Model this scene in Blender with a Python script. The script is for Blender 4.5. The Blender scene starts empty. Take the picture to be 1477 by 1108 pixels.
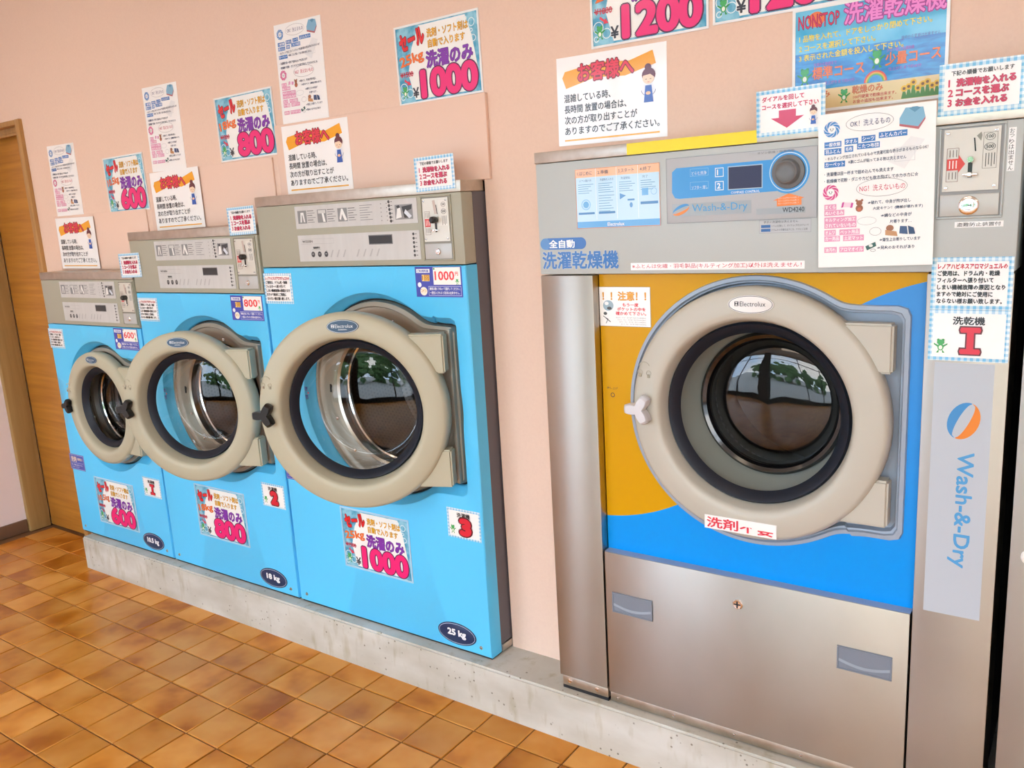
import bpy, bmesh, math, random
from mathutils import Vector, Matrix
random.seed(7)
PI = math.pi
sc = bpy.context.scene
COL = sc.collection
ZC = 0.1454            # height of the concrete plinth: heights below are measured from its top

# ------------------------------------------------------------------ camera
yaw, pitch, roll = 0.6277, 0.208, -0.0594
cy_, sy_, cp_, sp_ = math.cos(yaw), math.sin(yaw), math.cos(pitch), math.sin(pitch)
F = Vector((-sy_*cp_, cy_*cp_, -sp_)); R0 = Vector((cy_, sy_, 0)); U0 = R0.cross(F)
cr, sr = math.cos(roll), math.sin(roll)
RR = cr*R0+sr*U0; UU = -sr*R0+cr*U0
cam = bpy.data.cameras.new('camera'); camo = bpy.data.objects.new('camera', cam); COL.objects.link(camo)
M = Matrix((RR, UU, -F)).transposed().to_4x4(); M.translation = Vector((2.2564, -1.8118, 1.3043+ZC))
camo.matrix_world = M
cam.sensor_width = 36; cam.lens = 1225.89/1477*36
cam.shift_x = (738.5-728.76)/1477; cam.shift_y = (562.57-554)/1477
cam.clip_start = .02
sc.camera = camo

# ------------------------------------------------------------------ world, lamps, exposure
w = bpy.data.worlds.new('sky'); sc.world = w; w.use_nodes = True
nt = w.node_tree; nt.nodes.clear()
wo = nt.nodes.new('ShaderNodeOutputWorld'); bg = nt.nodes.new('ShaderNodeBackground')
tc = nt.nodes.new('ShaderNodeTexCoord'); nz = nt.nodes.new('ShaderNodeTexNoise'); rp = nt.nodes.new('ShaderNodeValToRGB')
nz.inputs['Scale'].default_value = 3.0; nz.inputs['Detail'].default_value = 6
rp.color_ramp.elements[0].position = .42; rp.color_ramp.elements[0].color = (.52, .72, 1, 1)
rp.color_ramp.elements[1].position = .62; rp.color_ramp.elements[1].color = (1, .99, .97, 1)
nt.links.new(tc.outputs['Generated'], nz.inputs['Vector']); nt.links.new(nz.outputs['Fac'], rp.inputs['Fac'])
nt.links.new(rp.outputs['Color'], bg.inputs['Color']); bg.inputs['Strength'].default_value = 8.5
nt.links.new(bg.outputs[0], wo.inputs[0])

def area(name, loc, sx, sy, power, color, rot=(0, 0, 0)):
    l = bpy.data.lights.new(name, 'AREA'); l.shape = 'RECTANGLE'; l.size = sx; l.size_y = sy
    l.energy = power; l.color = color
    o = bpy.data.objects.new(name, l); COL.objects.link(o); o.location = loc; o.rotation_euler = rot
    return o
LAMPS = [(-1.25, -1.0), (1.6, -1.3), (-.6, -3.0), (1.6, -3.0), (3.8, -2.2)]
for i, (x, y) in enumerate(LAMPS):
    area('ceiling_lamp_light', (x, y, 2.66), 1.1, .28, 120 if x < 0 else 44, (1, .89, .56) if x < 0 else (1, .97, .93))
sc.view_settings.view_transform = 'Standard'; sc.view_settings.look = 'None'
sc.view_settings.gamma = 1; sc.view_settings.use_curve_mapping = False
sc.view_settings.exposure = 0.03
sc.cycles.max_bounces = 8; sc.cycles.transparent_max_bounces = 16
sc.cycles.use_denoising = True
sc.cycles.sample_clamp_indirect = 6

# ------------------------------------------------------------------ materials
def hexc(s):
    s = s.lstrip('#'); v = [int(s[i:i+2], 16)/255 for i in (0, 2, 4)]
    return tuple((c/12.92 if c <= .04045 else ((c+.055)/1.055)**2.4) for c in v)
MC = {}
def mat(name, col, rough=.5, metal=0, coat=0, noise=None, bump=None, spec=.5):
    if name in MC: return MC[name]
    if isinstance(col, str): col = hexc(col)
    m = bpy.data.materials.new(name); m.use_nodes = True; n = m.node_tree.nodes; L = m.node_tree.links
    b = n['Principled BSDF']
    b.inputs['Base Color'].default_value = (*col, 1); b.inputs['Roughness'].default_value = rough
    b.inputs['Metallic'].default_value = metal; b.inputs['Coat Weight'].default_value = coat
    b.inputs['Coat Roughness'].default_value = .08; b.inputs['Specular IOR Level'].default_value = spec
    if noise or bump:
        t = n.new('ShaderNodeTexCoord')
    if noise:   # (scale vec, colour2, lo, hi, rough delta)
        mp = n.new('ShaderNodeMapping'); mp.inputs['Scale'].default_value = noise[0]
        L.new(t.outputs['Object'], mp.inputs['Vector'])
        z = n.new('ShaderNodeTexNoise'); z.inputs['Scale'].default_value = 1; z.inputs['Detail'].default_value = 5
        L.new(mp.outputs[0], z.inputs['Vector'])
        r = n.new('ShaderNodeValToRGB'); c2 = hexc(noise[1]) if isinstance(noise[1], str) else noise[1]
        r.color_ramp.elements[0].position = noise[2]; r.color_ramp.elements[0].color = (*c2, 1)
        r.color_ramp.elements[1].position = noise[3]; r.color_ramp.elements[1].color = (*col, 1)
        L.new(z.outputs['Fac'], r.inputs['Fac']); L.new(r.outputs['Color'], b.inputs['Base Color'])
        if len(noise) > 4:
            mr = n.new('ShaderNodeMapRange'); mr.inputs['To Min'].default_value = rough-noise[4]; mr.inputs['To Max'].default_value = rough+noise[4]
            L.new(z.outputs['Fac'], mr.inputs['Value']); L.new(mr.outputs[0], b.inputs['Roughness'])
    if bump:    # (scale vec, strength, distance)
        mp = n.new('ShaderNodeMapping'); mp.inputs['Scale'].default_value = bump[0]
        L.new(t.outputs['Object'], mp.inputs['Vector'])
        z = n.new('ShaderNodeTexNoise'); z.inputs['Scale'].default_value = 1; z.inputs['Detail'].default_value = 3
        L.new(mp.outputs[0], z.inputs['Vector'])
        bp = n.new('ShaderNodeBump'); bp.inputs['Strength'].default_value = bump[1]; bp.inputs['Distance'].default_value = bump[2]
        L.new(z.outputs['Fac'], bp.inputs['Height']); L.new(bp.outputs[0], b.inputs['Normal'])
    MC[name] = m
    return m
def P(c):            # print ink
    return mat('ink '+c, c, .35, coat=.4)

m_wall = mat('pink wallpaper', (.83, .61, .49), .8, bump=((260, 260, 90), .35, .0012), noise=((150, 150, 150), (.81, .59, .475), .3, .6))
m_panel = mat('pink panel laminate', (.83, .60, .485), .6, bump=((260, 260, 90), .2, .001))
m_white = mat('white plaster', (.88, .78, .78), .8)
m_ceil = mat('ceiling white', (.82, .80, .76), .9)
m_blue = mat('sky blue enamel', (.105, .60, 1.0), .32, coat=.08, spec=.35)
m_bside = mat('grey side sheet', (.125, .115, .13), .5)
m_head = mat('beige grey plastic', (.40, .395, .31), .45)
m_headf = mat('beige grey plastic side', (.52, .475, .375), .45)
m_ring = mat('warm grey door plastic', (.48, .455, .335), .42)
m_ringd = mat('pale grey door plastic', (.52, .505, .44), .42)
m_steel = mat('brushed steel', (.49, .455, .405), .40, 1, noise=((7, 7, 5), (.45, .415, .365), .3, .7, .03), bump=((4, 4, 700), .12, .0004))
for m_ in (m_steel,):
    b_ = m_.node_tree.nodes['Principled BSDF']; b_.inputs['Anisotropic'].default_value = .85
    tv = m_.node_tree.nodes.new('ShaderNodeCombineXYZ'); tv.inputs[2].default_value = 1; m_.node_tree.links.new(tv.outputs[0], b_.inputs['Tangent'])
m_steeld = mat('steel strip', (.62, .57, .50), .38, 1, noise=((30, 30, 30), (.5, .45, .38), .3, .7, .08))
m_dgrey = mat('grey enamel head', (.51, .56, .56), .4, noise=((6, 6, 6), (.495, .545, .545), .3, .7))
m_chrome = mat('chrome', (.85, .85, .85), .12, 1)
m_rimst = mat('satin steel rim', (.55, .52, .47), .3, 1)
m_plate = mat('taupe tub plate', (.36, .33, .27), .4, .35)
m_black = mat('black rubber', (.012, .013, .016), .45)
m_gask = mat('dark door seal', (.008, .012, .022), .45, spec=.3)
m_blackp = mat('black knob plastic', (.012, .012, .013), .3)
m_whitep = mat('light grey knob plastic', (.66, .67, .72), .35)
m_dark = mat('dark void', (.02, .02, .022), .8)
m_label = mat('silver label film', (.62, .62, .61), .35, noise=((40, 4, 4), (.57, .57, .56), .3, .7))
m_funnel = mat('grey green bowl', (.26, .29, .265), .35)
m_orange = mat('amber yellow enamel', (.84, .39, .008), .3, coat=.2)
m_dblue = mat('deep blue enamel', (.008, .27, .80), .3, coat=.2)
m_surr = mat('blue grey surround', (.33, .40, .50), .35)
m_paper = mat('laminated paper', (.95, .95, .95), .3, coat=.6, bump=((9, 9, 9), .25, .004))
m_film = mat('grey decal film', (.49, .55, .62), .4)
m_pocket = mat('blue grey plastic pocket', (.20, .235, .29), .35)
m_wood = mat('honey oak veneer', (.55, .24, .035), .42, noise=((3, 3, 55), (.40, .155, .02), .3, .7), bump=((3, 3, 200), .15, .0006))
m_jamb = mat('oak trim', (.50, .27, .09), .45, noise=((60, 60, 3), (.40, .20, .06), .3, .7))
m_postw = mat('pale oak trim', (.42, .27, .10), .5, noise=((50, 50, 3), (.34, .205, .07), .3, .7))
m_base = mat('brown skirting', (.20, .12, .075), .5)
m_alu = mat('dark aluminium', (.06, .06, .06), .4, .6)
m_grout = mat('brown grout', (.20, .095, .035), .7)
m_lamp = mat('lamp housing', (.8, .8, .8), .5)
m_asph = mat('asphalt', (.42, .42, .40), .9)
m_leaf = mat('hedge leaves', (.10, .20, .06), .7)

def conc():
    m = bpy.data.materials.new('cast concrete'); m.use_nodes = True; n = m.node_tree.nodes; L = m.node_tree.links; b = n['Principled BSDF']
    t = n.new('ShaderNodeTexCoord')
    def nz(scale, sc_=1, det=6):
        mp = n.new('ShaderNodeMapping'); mp.inputs['Scale'].default_value = scale; L.new(t.outputs['Object'], mp.inputs[0])
        z = n.new('ShaderNodeTexNoise'); z.inputs['Scale'].default_value = sc_; z.inputs['Detail'].default_value = det; L.new(mp.outputs[0], z.inputs['Vector']); return z
    def ramp(src, p0, c0, p1, c1):
        r = n.new('ShaderNodeValToRGB'); e = r.color_ramp.elements; e[0].position = p0; e[0].color = (*c0, 1); e[1].position = p1; e[1].color = (*c1, 1); L.new(src, r.inputs[0]); return r
    a = ramp(nz((4, 4, 9)).outputs['Fac'], .3, (.46, .43, .36), .7, (.64, .625, .575))
    s = ramp(nz((26, 26, 7)).outputs['Fac'], .56, (1, 1, 1), .72, (.80, .76, .66))
    v = n.new('ShaderNodeTexVoronoi'); v.inputs['Scale'].default_value = 46; L.new(t.outputs['Object'], v.inputs['Vector'])
    pk = ramp(v.outputs['Distance'], .10, (.40, .37, .33), .17, (1, 1, 1))
    gate = ramp(nz((14, 14, 14)).outputs['Fac'], .50, (0, 0, 0), .56, (1, 1, 1))
    m1 = n.new('ShaderNodeMix'); m1.data_type = 'RGBA'; m1.blend_type = 'MULTIPLY'; m1.inputs[0].default_value = 1
    L.new(a.outputs[0], m1.inputs[6]); L.new(s.outputs[0], m1.inputs[7])
    m2 = n.new('ShaderNodeMix'); m2.data_type = 'RGBA'; m2.blend_type = 'MULTIPLY'
    L.new(gate.outputs[0], m2.inputs[0]); L.new(m1.outputs[2], m2.inputs[6]); L.new(pk.outputs[0], m2.inputs[7])
    L.new(m2.outputs[2], b.inputs['Base Color']); b.inputs['Roughness'].default_value = .85
    bp = n.new('ShaderNodeBump'); bp.inputs['Strength'].default_value = .3; bp.inputs['Distance'].default_value = .003
    L.new(m2.outputs[2], bp.inputs['Height']); L.new(bp.outputs[0], b.inputs['Normal'])
    return m
m_conc = conc()

def tilemat():
    m = bpy.data.materials.new('terracotta tile'); m.use_nodes = True; n = m.node_tree.nodes; L = m.node_tree.links; b = n['Principled BSDF']
    oi = n.new('ShaderNodeObjectInfo'); ge = n.new('ShaderNodeNewGeometry'); t = n.new('ShaderNodeTexCoord')
    add = n.new('ShaderNodeMath'); add.operation = 'ADD'; L.new(oi.outputs['Random'], add.inputs[0]); L.new(ge.outputs['Random Per Island'], add.inputs[1])
    fr = n.new('ShaderNodeMath'); fr.operation = 'FRACT'; L.new(add.outputs[0], fr.inputs[0])
    off = n.new('ShaderNodeMath'); off.operation = 'MULTIPLY'; off.inputs[1].default_value = 40; L.new(fr.outputs[0], off.inputs[0])
    v = n.new('ShaderNodeVectorMath'); v.operation = 'ADD'; L.new(ge.outputs['Position'], v.inputs[0]); L.new(off.outputs[0], v.inputs[1])
    z = n.new('ShaderNodeTexNoise'); z.inputs['Scale'].default_value = 5.5; z.inputs['Detail'].default_value = 3; z.inputs['Distortion'].default_value = .15; L.new(v.outputs[0], z.inputs['Vector'])
    r = n.new('ShaderNodeValToRGB'); e = r.color_ramp.elements
    e[0].position = .33; e[0].color = (*hexc('b0640c'), 1); e[1].position = .66; e[1].color = (*hexc('e0a04e'), 1)
    x = r.color_ramp.elements.new(.48); x.color = (*hexc('d28a30'), 1)
    L.new(z.outputs['Fac'], r.inputs['Fac'])
    hs = n.new('ShaderNodeHueSaturation'); mr = n.new('ShaderNodeMapRange'); mr.inputs['To Min'].default_value = .84; mr.inputs['To Max'].default_value = 1.08
    L.new(fr.outputs[0], mr.inputs[0]); L.new(mr.outputs[0], hs.inputs['Value']); L.new(r.outputs[0], hs.inputs['Color'])
    L.new(hs.outputs[0], b.inputs['Base Color'])
    rr = n.new('ShaderNodeMapRange'); rr.inputs['To Min'].default_value = .22; rr.inputs['To Max'].default_value = .42; b.inputs['Specular IOR Level'].default_value = .32; L.new(z.outputs['Fac'], rr.inputs[0]); L.new(rr.outputs[0], b.inputs['Roughness'])
    bp = n.new('ShaderNodeBump'); bp.inputs['Strength'].default_value = .12; bp.inputs['Distance'].default_value = .004
    L.new(z.outputs['Fac'], bp.inputs['Height']); L.new(bp.outputs[0], b.inputs['Normal'])
    return m
m_tile = tilemat()

def thin_glass(name, tint=(1, 1, 1), boost=1.0):
    m = bpy.data.materials.new(name); m.use_nodes = True; n = m.node_tree.nodes; L = m.node_tree.links; n.clear()
    o = n.new('ShaderNodeOutputMaterial'); mx = n.new('ShaderNodeMixShader'); tr = n.new('ShaderNodeBsdfTransparent'); gl = n.new('ShaderNodeBsdfGlossy'); fz = n.new('ShaderNodeFresnel')
    ge = n.new('ShaderNodeNewGeometry'); ir = n.new('ShaderNodeMapRange'); ir.inputs['To Min'].default_value = 1.5; ir.inputs['To Max'].default_value = 1/1.5; L.new(ge.outputs['Backfacing'], ir.inputs[0]); L.new(ir.outputs[0], fz.inputs['IOR'])
    tr.inputs['Color'].default_value = (*tint, 1); gl.inputs['Roughness'].default_value = .02
    mu = n.new('ShaderNodeMath'); mu.operation = 'MULTIPLY'; mu.inputs[1].default_value = boost; mu.use_clamp = True
    L.new(fz.outputs[0], mu.inputs[0]); L.new(mu.outputs[0], mx.inputs[0]); L.new(tr.outputs[0], mx.inputs[1]); L.new(gl.outputs[0], mx.inputs[2]); L.new(mx.outputs[0], o.inputs[0])
    return m
m_glass = thin_glass('door glass', (.93, .95, .94), 1.9)     # two surfaces of the pane in one sheet
m_win = thin_glass('window glass', (.97, .98, .98), 1.6)

def drummat():
    m = bpy.data.materials.new('perforated drum steel'); m.use_nodes = True; n = m.node_tree.nodes; L = m.node_tree.links; b = n['Principled BSDF']
    uv = n.new('ShaderNodeTexCoord'); sp = n.new('ShaderNodeSeparateXYZ'); L.new(uv.outputs['UV'], sp.inputs[0])
    def mth(op, a, bb=None):
        x = n.new('ShaderNodeMath'); x.operation = op
        for i, s in enumerate((a, bb)):
            if s is None: continue
            if isinstance(s, (int, float)): x.inputs[i].default_value = s
            else: L.new(s, x.inputs[i])
        return x.outputs[0]
    row = mth('FLOOR', sp.outputs['Y']); sh = mth('MULTIPLY', mth('MODULO', row, 2.0), .5)
    fx = mth('SUBTRACT', mth('FRACT', mth('ADD', sp.outputs['X'], sh)), .5); fy = mth('SUBTRACT', mth('FRACT', sp.outputs['Y']), .5)
    d = mth('SQRT', mth('ADD', mth('MULTIPLY', fx, fx), mth('MULTIPLY', fy, fy)))
    hole = mth('LESS_THAN', d, .27)
    mx = n.new('ShaderNodeMix'); mx.data_type = 'RGBA'; L.new(hole, mx.inputs[0]); mx.inputs[6].default_value = (.075, .07, .068, 1); mx.inputs[7].default_value = (.004, .004, .004, 1)
    L.new(mx.outputs[2], b.inputs['Base Color'])
    L.new(mth('SUBTRACT', 1.0, hole), b.inputs['Metallic']); b.inputs['Roughness'].default_value = .3
    return m
m_drum = drummat()

def gingham():
    m = bpy.data.materials.new('blue gingham print'); m.use_nodes = True; n = m.node_tree.nodes; L = m.node_tree.links; b = n['Principled BSDF']
    t = n.new('ShaderNodeTexCoord'); 
    outs = []
    for ax in (0, 2):
        mp = n.new('ShaderNodeSeparateXYZ'); L.new(t.outputs['Object'], mp.inputs[0])
        a = n.new('ShaderNodeMath'); a.operation = 'MULTIPLY'; a.inputs[1].default_value = 95; L.new(mp.outputs[ax], a.inputs[0])
        f = n.new('ShaderNodeMath'); f.operation = 'FRACT'; L.new(a.outputs[0], f.inputs[0])
        g = n.new('ShaderNodeMath'); g.operation = 'GREATER_THAN'; g.inputs[1].default_value = .5; L.new(f.outputs[0], g.inputs[0]); outs.append(g)
    s = n.new('ShaderNodeMath'); s.operation = 'ADD'; L.new(outs[0].outputs[0], s.inputs[0]); L.new(outs[1].outputs[0], s.inputs[1])
    h = n.new('ShaderNodeMath'); h.operation = 'MULTIPLY'; h.inputs[1].default_value = .5; L.new(s.outputs[0], h.inputs[0])
    mx = n.new('ShaderNodeMix'); mx.data_type = 'RGBA'; L.new(h.outputs[0], mx.inputs[0]); mx.inputs[6].default_value = (*hexc('e4f4fc'), 1); mx.inputs[7].default_value = (*hexc('6fbde8'), 1)
    L.new(mx.outputs[2], b.inputs['Base Color']); b.inputs['Roughness'].default_value = .35; b.inputs['Coat Weight'].default_value = .4
    return m
m_ging = gingham()

def twotone(name, c1, c2, scale, lo=.42, hi=.58, dist=0):
    m = bpy.data.materials.new(name); m.use_nodes = True; n = m.node_tree.nodes; L = m.node_tree.links; b = n['Principled BSDF']
    t = n.new('ShaderNodeTexCoord'); mp = n.new('ShaderNodeMapping'); mp.inputs['Scale'].default_value = scale; L.new(t.outputs['Object'], mp.inputs[0])
    z = n.new('ShaderNodeTexNoise'); z.inputs['Scale'].default_value = 1; z.inputs['Detail'].default_value = 3; z.inputs['Distortion'].default_value = dist; L.new(mp.outputs[0], z.inputs['Vector'])
    r = n.new('ShaderNodeValToRGB'); e = r.color_ramp.elements; e[0].position = lo; e[0].color = (*hexc(c1), 1); e[1].position = hi; e[1].color = (*hexc(c2), 1)
    L.new(z.outputs['Fac'], r.inputs[0]); L.new(r.outputs[0], b.inputs['Base Color']); b.inputs['Roughness'].default_value = .3; b.inputs['Coat Weight'].default_value = .5
    return m
m_bub = twotone('bubbly blue print', '3a9cc4', '8fd0e6', (30, 30, 30), .4, .6)
m_sea = twotone('sea print', '0f72c4', '2fa0e2', (22, 22, 90), .35, .65, .8)
m_sky = twotone('sea sky print', '1fa6d8', '7fd0f0', (9, 9, 14), .3, .7, .3)

# ------------------------------------------------------------------ mesh helpers
class MB:
    def __init__(s): s.v = []; s.f = []; s.m = []; s.mats = []; s.sm = []; s.uv = None
    def mi(s, m):
        if m not in s.mats: s.mats.append(m)
        return s.mats.index(m)
    def add(s, vs, fs, m, smooth=False):
        o = len(s.v); s.v += [tuple(v) for v in vs]; k = s.mi(m)
        for f in fs: s.f.append(tuple(o+i for i in f)); s.m.append(k); s.sm.append(smooth)
    def box(s, x0, x1, y0, y1, z0, z1, m, bev=0, seg=2):
        bm = bmesh.new(); bmesh.ops.create_cube(bm, size=1)
        for v in bm.verts: v.co = Vector(((x0+x1)/2+v.co.x*(x1-x0), (y0+y1)/2+v.co.y*(y1-y0), (z0+z1)/2+v.co.z*(z1-z0)))
        if bev: bmesh.ops.bevel(bm, geom=bm.edges[:], offset=bev, segments=seg, affect='EDGES', profile=.5)
        s.bm(bm, m, bool(bev)); return s
    def bm(s, bm, m, smooth=False):
        bm.verts.index_update()
        s.add([v.co[:] for v in bm.verts], [[v.index for v in f.verts] for f in bm.faces], m, smooth); bm.free()
    def loft(s, loops, m, closed=True, cap0=False, cap1=False, smooth=True):
        n = len(loops[0]); vs = [p for l in loops for p in l]; fs = []
        for i in range(len(loops)-1):
            for j in range(n if closed else n-1):
                a, b = i*n+j, i*n+(j+1) % n
                fs.append((a, b, b+n, a+n))
        if cap0: fs.append(tuple(range(n))[::-1])
        if cap1: fs.append(tuple((len(loops)-1)*n+j for j in range(n)))
        s.add(vs, fs, m, smooth); return s
    def lathe(s, prof, c, m, n=64, cap0=False, cap1=False, sx=1, sz=1):   # axis along y, prof = (radius, y)
        s.loft([[(c[0]+r*sx*math.cos(2*PI*k/n), c[1]+y, c[2]+r*sz*math.sin(2*PI*k/n)) for k in range(n)] for r, y in prof], m, True, cap0, cap1)
        return s
    def prism(s, pts, y0, y1, m, taper=1.0, smooth=False):   # pts (x,z) loop, y1 is the front
        cx = sum(p[0] for p in pts)/len(pts); cz = sum(p[1] for p in pts)/len(pts)
        a = [(x, y0, z) for x, z in pts]; b = [(cx+(x-cx)*taper, y1, cz+(z-cz)*taper) for x, z in pts]
        s.loft([a, b], m, True, True, True, smooth); return s
    def torus(s, c, R, r, m, n=48, k=10, a0=0, a1=2*PI):
        loops = []; full = abs(a1-a0-2*PI) < 1e-6
        N = n if full else n+1
        for i in range(N):
            a = a0+(a1-a0)*i/n
            loops.append([(c[0]+(R+r*math.cos(2*PI*j/k))*math.cos(a), c[1]+r*math.sin(2*PI*j/k), c[2]+(R+r*math.cos(2*PI*j/k))*math.sin(a)) for j in range(k)])
        if full: loops.append(loops[0])
        s.loft(loops, m, True); return s
    def mesh(s, name):
        me = bpy.data.meshes.new(name); me.from_pydata(s.v, [], s.f)
        for m in s.mats: me.materials.append(m)
        me.polygons.foreach_set('material_index', s.m); me.polygons.foreach_set('use_smooth', s.sm)
        me.update()
        b = bmesh.new(); b.from_mesh(me); bmesh.ops.recalc_face_normals(b, faces=b.faces); b.to_mesh(me); b.free()
        if any(s.sm): me.set_sharp_from_angle(angle=math.radians(38))
        return me
    def build(s, name, parent=None, loc=(0, 0, 0), recalc=True):
        return link(name, s.mesh(name), parent, loc)

def link(name, me, parent=None, loc=(0, 0, 0)):
    o = bpy.data.objects.new(name, me); COL.objects.link(o)
    if parent is not None: o.parent = parent; o.location = loc
    else: o.location = (loc[0], loc[1], loc[2]+ZC)
    return o
def tag(o, label=None, cat=None, group=None, kind=None):
    if label: o['label'] = label
    if cat: o['category'] = cat
    if group: o['group'] = group
    if kind: o['kind'] = kind
    return o
def thing(name, label, cat, loc, group=None):
    o = link(name, None, None, loc); return tag(o, label, cat, group)
def copy_tree(o, parent=None):
    c = o.copy(); COL.objects.link(c)
    if parent is not None: c.parent = parent
    for ch in list(o.children): copy_tree(ch, c)
    return c

# ------------------------------------------------------------------ lettering
_fo = bpy.data.objects.new('lettering', bpy.data.curves.new('lettering', 'FONT')); COL.objects.link(_fo)
TC = {}
def glyphs(body, off, res):
    off = 0; k = (body, off, res)
    if k in TC: return TC[k]
    c = _fo.data; c.body = body; c.size = 1; c.offset = off; c.resolution_u = res; c.space_line = .95; c.align_x = 'LEFT'
    bpy.context.view_layer.update()
    me = bpy.data.meshes.new_from_object(_fo.evaluated_get(bpy.context.evaluated_depsgraph_get()))
    vs = [(v.co.x, v.co.y) for v in me.vertices]; fs = [tuple(p.vertices) for p in me.polygons]
    bpy.data.meshes.remove(me); TC[k] = (vs, fs); return TC[k]

class Sheet:
    """Flat print: design units dw x dh, y down, mapped to w x h metres, centred, facing -y."""
    def __init__(s, dw, dh, w, h, paper=None, th=.0006):
        s.k = w/dw; s.kh = h/dh; s.w = w; s.h = h; s.mb = MB(); s.ly = 0
        if paper: s.mb.box(-w/2, w/2, -th, 0, -h/2, h/2, paper); s.y0 = -th
        else: s.y0 = 0
        s.step = .00022
    def p(s, x, y, l): return (x*s.k-s.w/2, s.y0-s.step*(l+1), s.h/2-y*s.kh)
    def poly(s, pts, c, l=0):
        m = P(c) if isinstance(c, str) else c; s.n = (getattr(s, 'n', 0)+1) % 24; l += s.n*.03
        q = [s.p(x, y, l) for x, y in pts]
        s.mb.add(q, [tuple(range(len(q)))], m)
    def rect(s, x0, y0, x1, y1, c, l=0): s.poly([(x0, y0), (x1, y0), (x1, y1), (x0, y1)], c, l)
    def ell(s, cx, cy, rx, ry, c, l=0, n=24, a0=0, a1=2*PI):
        full = abs(a1-a0) > 6.28
        s.poly([(cx+rx*math.cos(a0+(a1-a0)*i/(n if full else n-1)), cy+ry*math.sin(a0+(a1-a0)*i/(n if full else n-1))) for i in range(n)], c, l)
    def oval(s, cx, cy, rx, ry, t, c, l=0, n=28, a0=0, a1=2*PI):
        m = P(c) if isinstance(c, str) else c; q = []; s.n = (getattr(s, 'n', 0)+1) % 24; l += s.n*.03
        for i in range(n+1):
            a = a0+(a1-a0)*i/n
            q += [s.p(cx+rx*math.cos(a), cy+ry*math.sin(a), l), s.p(cx+(rx-t)*math.cos(a), cy+(ry-t)*math.sin(a), l)]
        s.mb.add(q, [(2*i, 2*i+1, 2*i+3, 2*i+2) for i in range(n)], m)
    def frame(s, x0, y0, x1, y1, t, c, l=0):
        s.rect(x0, y0, x1, y0+t, c, l); s.rect(x0, y1-t, x1, y1, c, l); s.rect(x0, y0+t, x0+t, y1-t, c, l); s.rect(x1-t, y0+t, x1, y1-t, c, l)
    def text(s, body, x, y, h, c, w=None, bold=.0, oc=None, ow=.04, l=3, rot=0, res=2, al='l'):
        """x,y = top left of the ink box, h = its height, w = its width (None keeps the shape)."""
        vs, fs = glyphs(body, bold, res)
        if not vs: return
        x0 = min(v[0] for v in vs); x1 = max(v[0] for v in vs); y0 = min(v[1] for v in vs); y1 = max(v[1] for v in vs)
        ky = h/(y1-y0); kx = (w/(x1-x0)) if w else ky
        tw = kx*(x1-x0); xo = x-(tw if al == 'r' else tw/2 if al == 'c' else 0)
        ca, sa = math.cos(rot), math.sin(rot)
        def put(vs, l):
            q = []
            for a, b in vs:
                dx = (a-x0)*kx-tw/2; dy = (y1-b)*ky-h/2
                q.append(s.p(xo+tw/2+dx*ca-dy*sa, y+h/2+dx*sa+dy*ca, l))
            return q
        big = h*s.kh > .010
        def spread(rad, n, l, c):
            if rad <= 0: s.mb.add(put(vs, l), fs, P(c)); return
            for i in range(n):      # a thicker pen: the same glyphs shifted around a small circle
                dx, dy = rad*math.cos(2*PI*i/n), rad*math.sin(2*PI*i/n)
                s.mb.add(put([(a+dx, b+dy) for a, b in vs], l+i*.055), fs, P(c))
        if bold > .012: spread(bold, 10 if big and bold > .03 else (6 if big else 3), l, c)
        s.mb.add(put(vs, l+.7), fs, P(c))
        if oc: spread(bold+ow, 14 if big else 6, l-1, oc)
    def build(s, name, parent=None, loc=(0, 0, 0)):
        me = s.mesh(name); return link(name, me, parent, loc)
    def mesh(s, name):
        me = bpy.data.meshes.new(name); me.from_pydata(s.mb.v, [], s.mb.f)
        for m in s.mb.mats: me.materials.append(m)
        me.polygons.foreach_set('material_index', s.mb.m); me.update(); return me

# ---- small drawings
def lady(s, x, y, k, l=4):
    s.ell(x, y-26*k, 6*k, 5.5*k, '6a2f3c', l, 12)
    s.ell(x+1*k, y-14*k, 12*k, 11*k, '6a2f3c', l, 16)
    s.ell(x+.5*k, y-9*k, 10.5*k, 9*k, 'f8dcc0', l+1, 16)
    s.poly([(x-11*k, y-13*k), (x-6*k, y-21*k), (x+9*k, y-20*k), (x+12*k, y-9*k), (x+4*k, y-15*k)], '6a2f3c', l+2)
    s.rect(x-5*k, y-8*k, x-2*k, y-7.2*k, '503030', l+2); s.rect(x+3*k, y-8*k, x+6*k, y-7.2*k, '503030', l+2)
    s.rect(x-1*k, y-3.5*k, x+2.5*k, y-2.6*k, 'd06060', l+2)
    s.poly([(x-8*k, y), (x+9*k, y), (x+13*k, y+10*k), (x+9*k, y+17*k), (x-8*k, y+17*k), (x-13*k, y+10*k)], 'eef2fa', l)
    s.oval(x+.5*k, y+9*k, 13*k, 9.5*k, 1*k, '8a8fa8', l+1, 14, 0, PI)
    s.poly([(x-5*k, y+2*k), (x+6*k, y+2*k), (x+9*k, y+28*k), (x-8*k, y+28*k)], '2a5cb8', l+1)
    s.ell(x, y+14*k, 4.5*k, 2.8*k, 'f2c8a0', l+2, 10)
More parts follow.
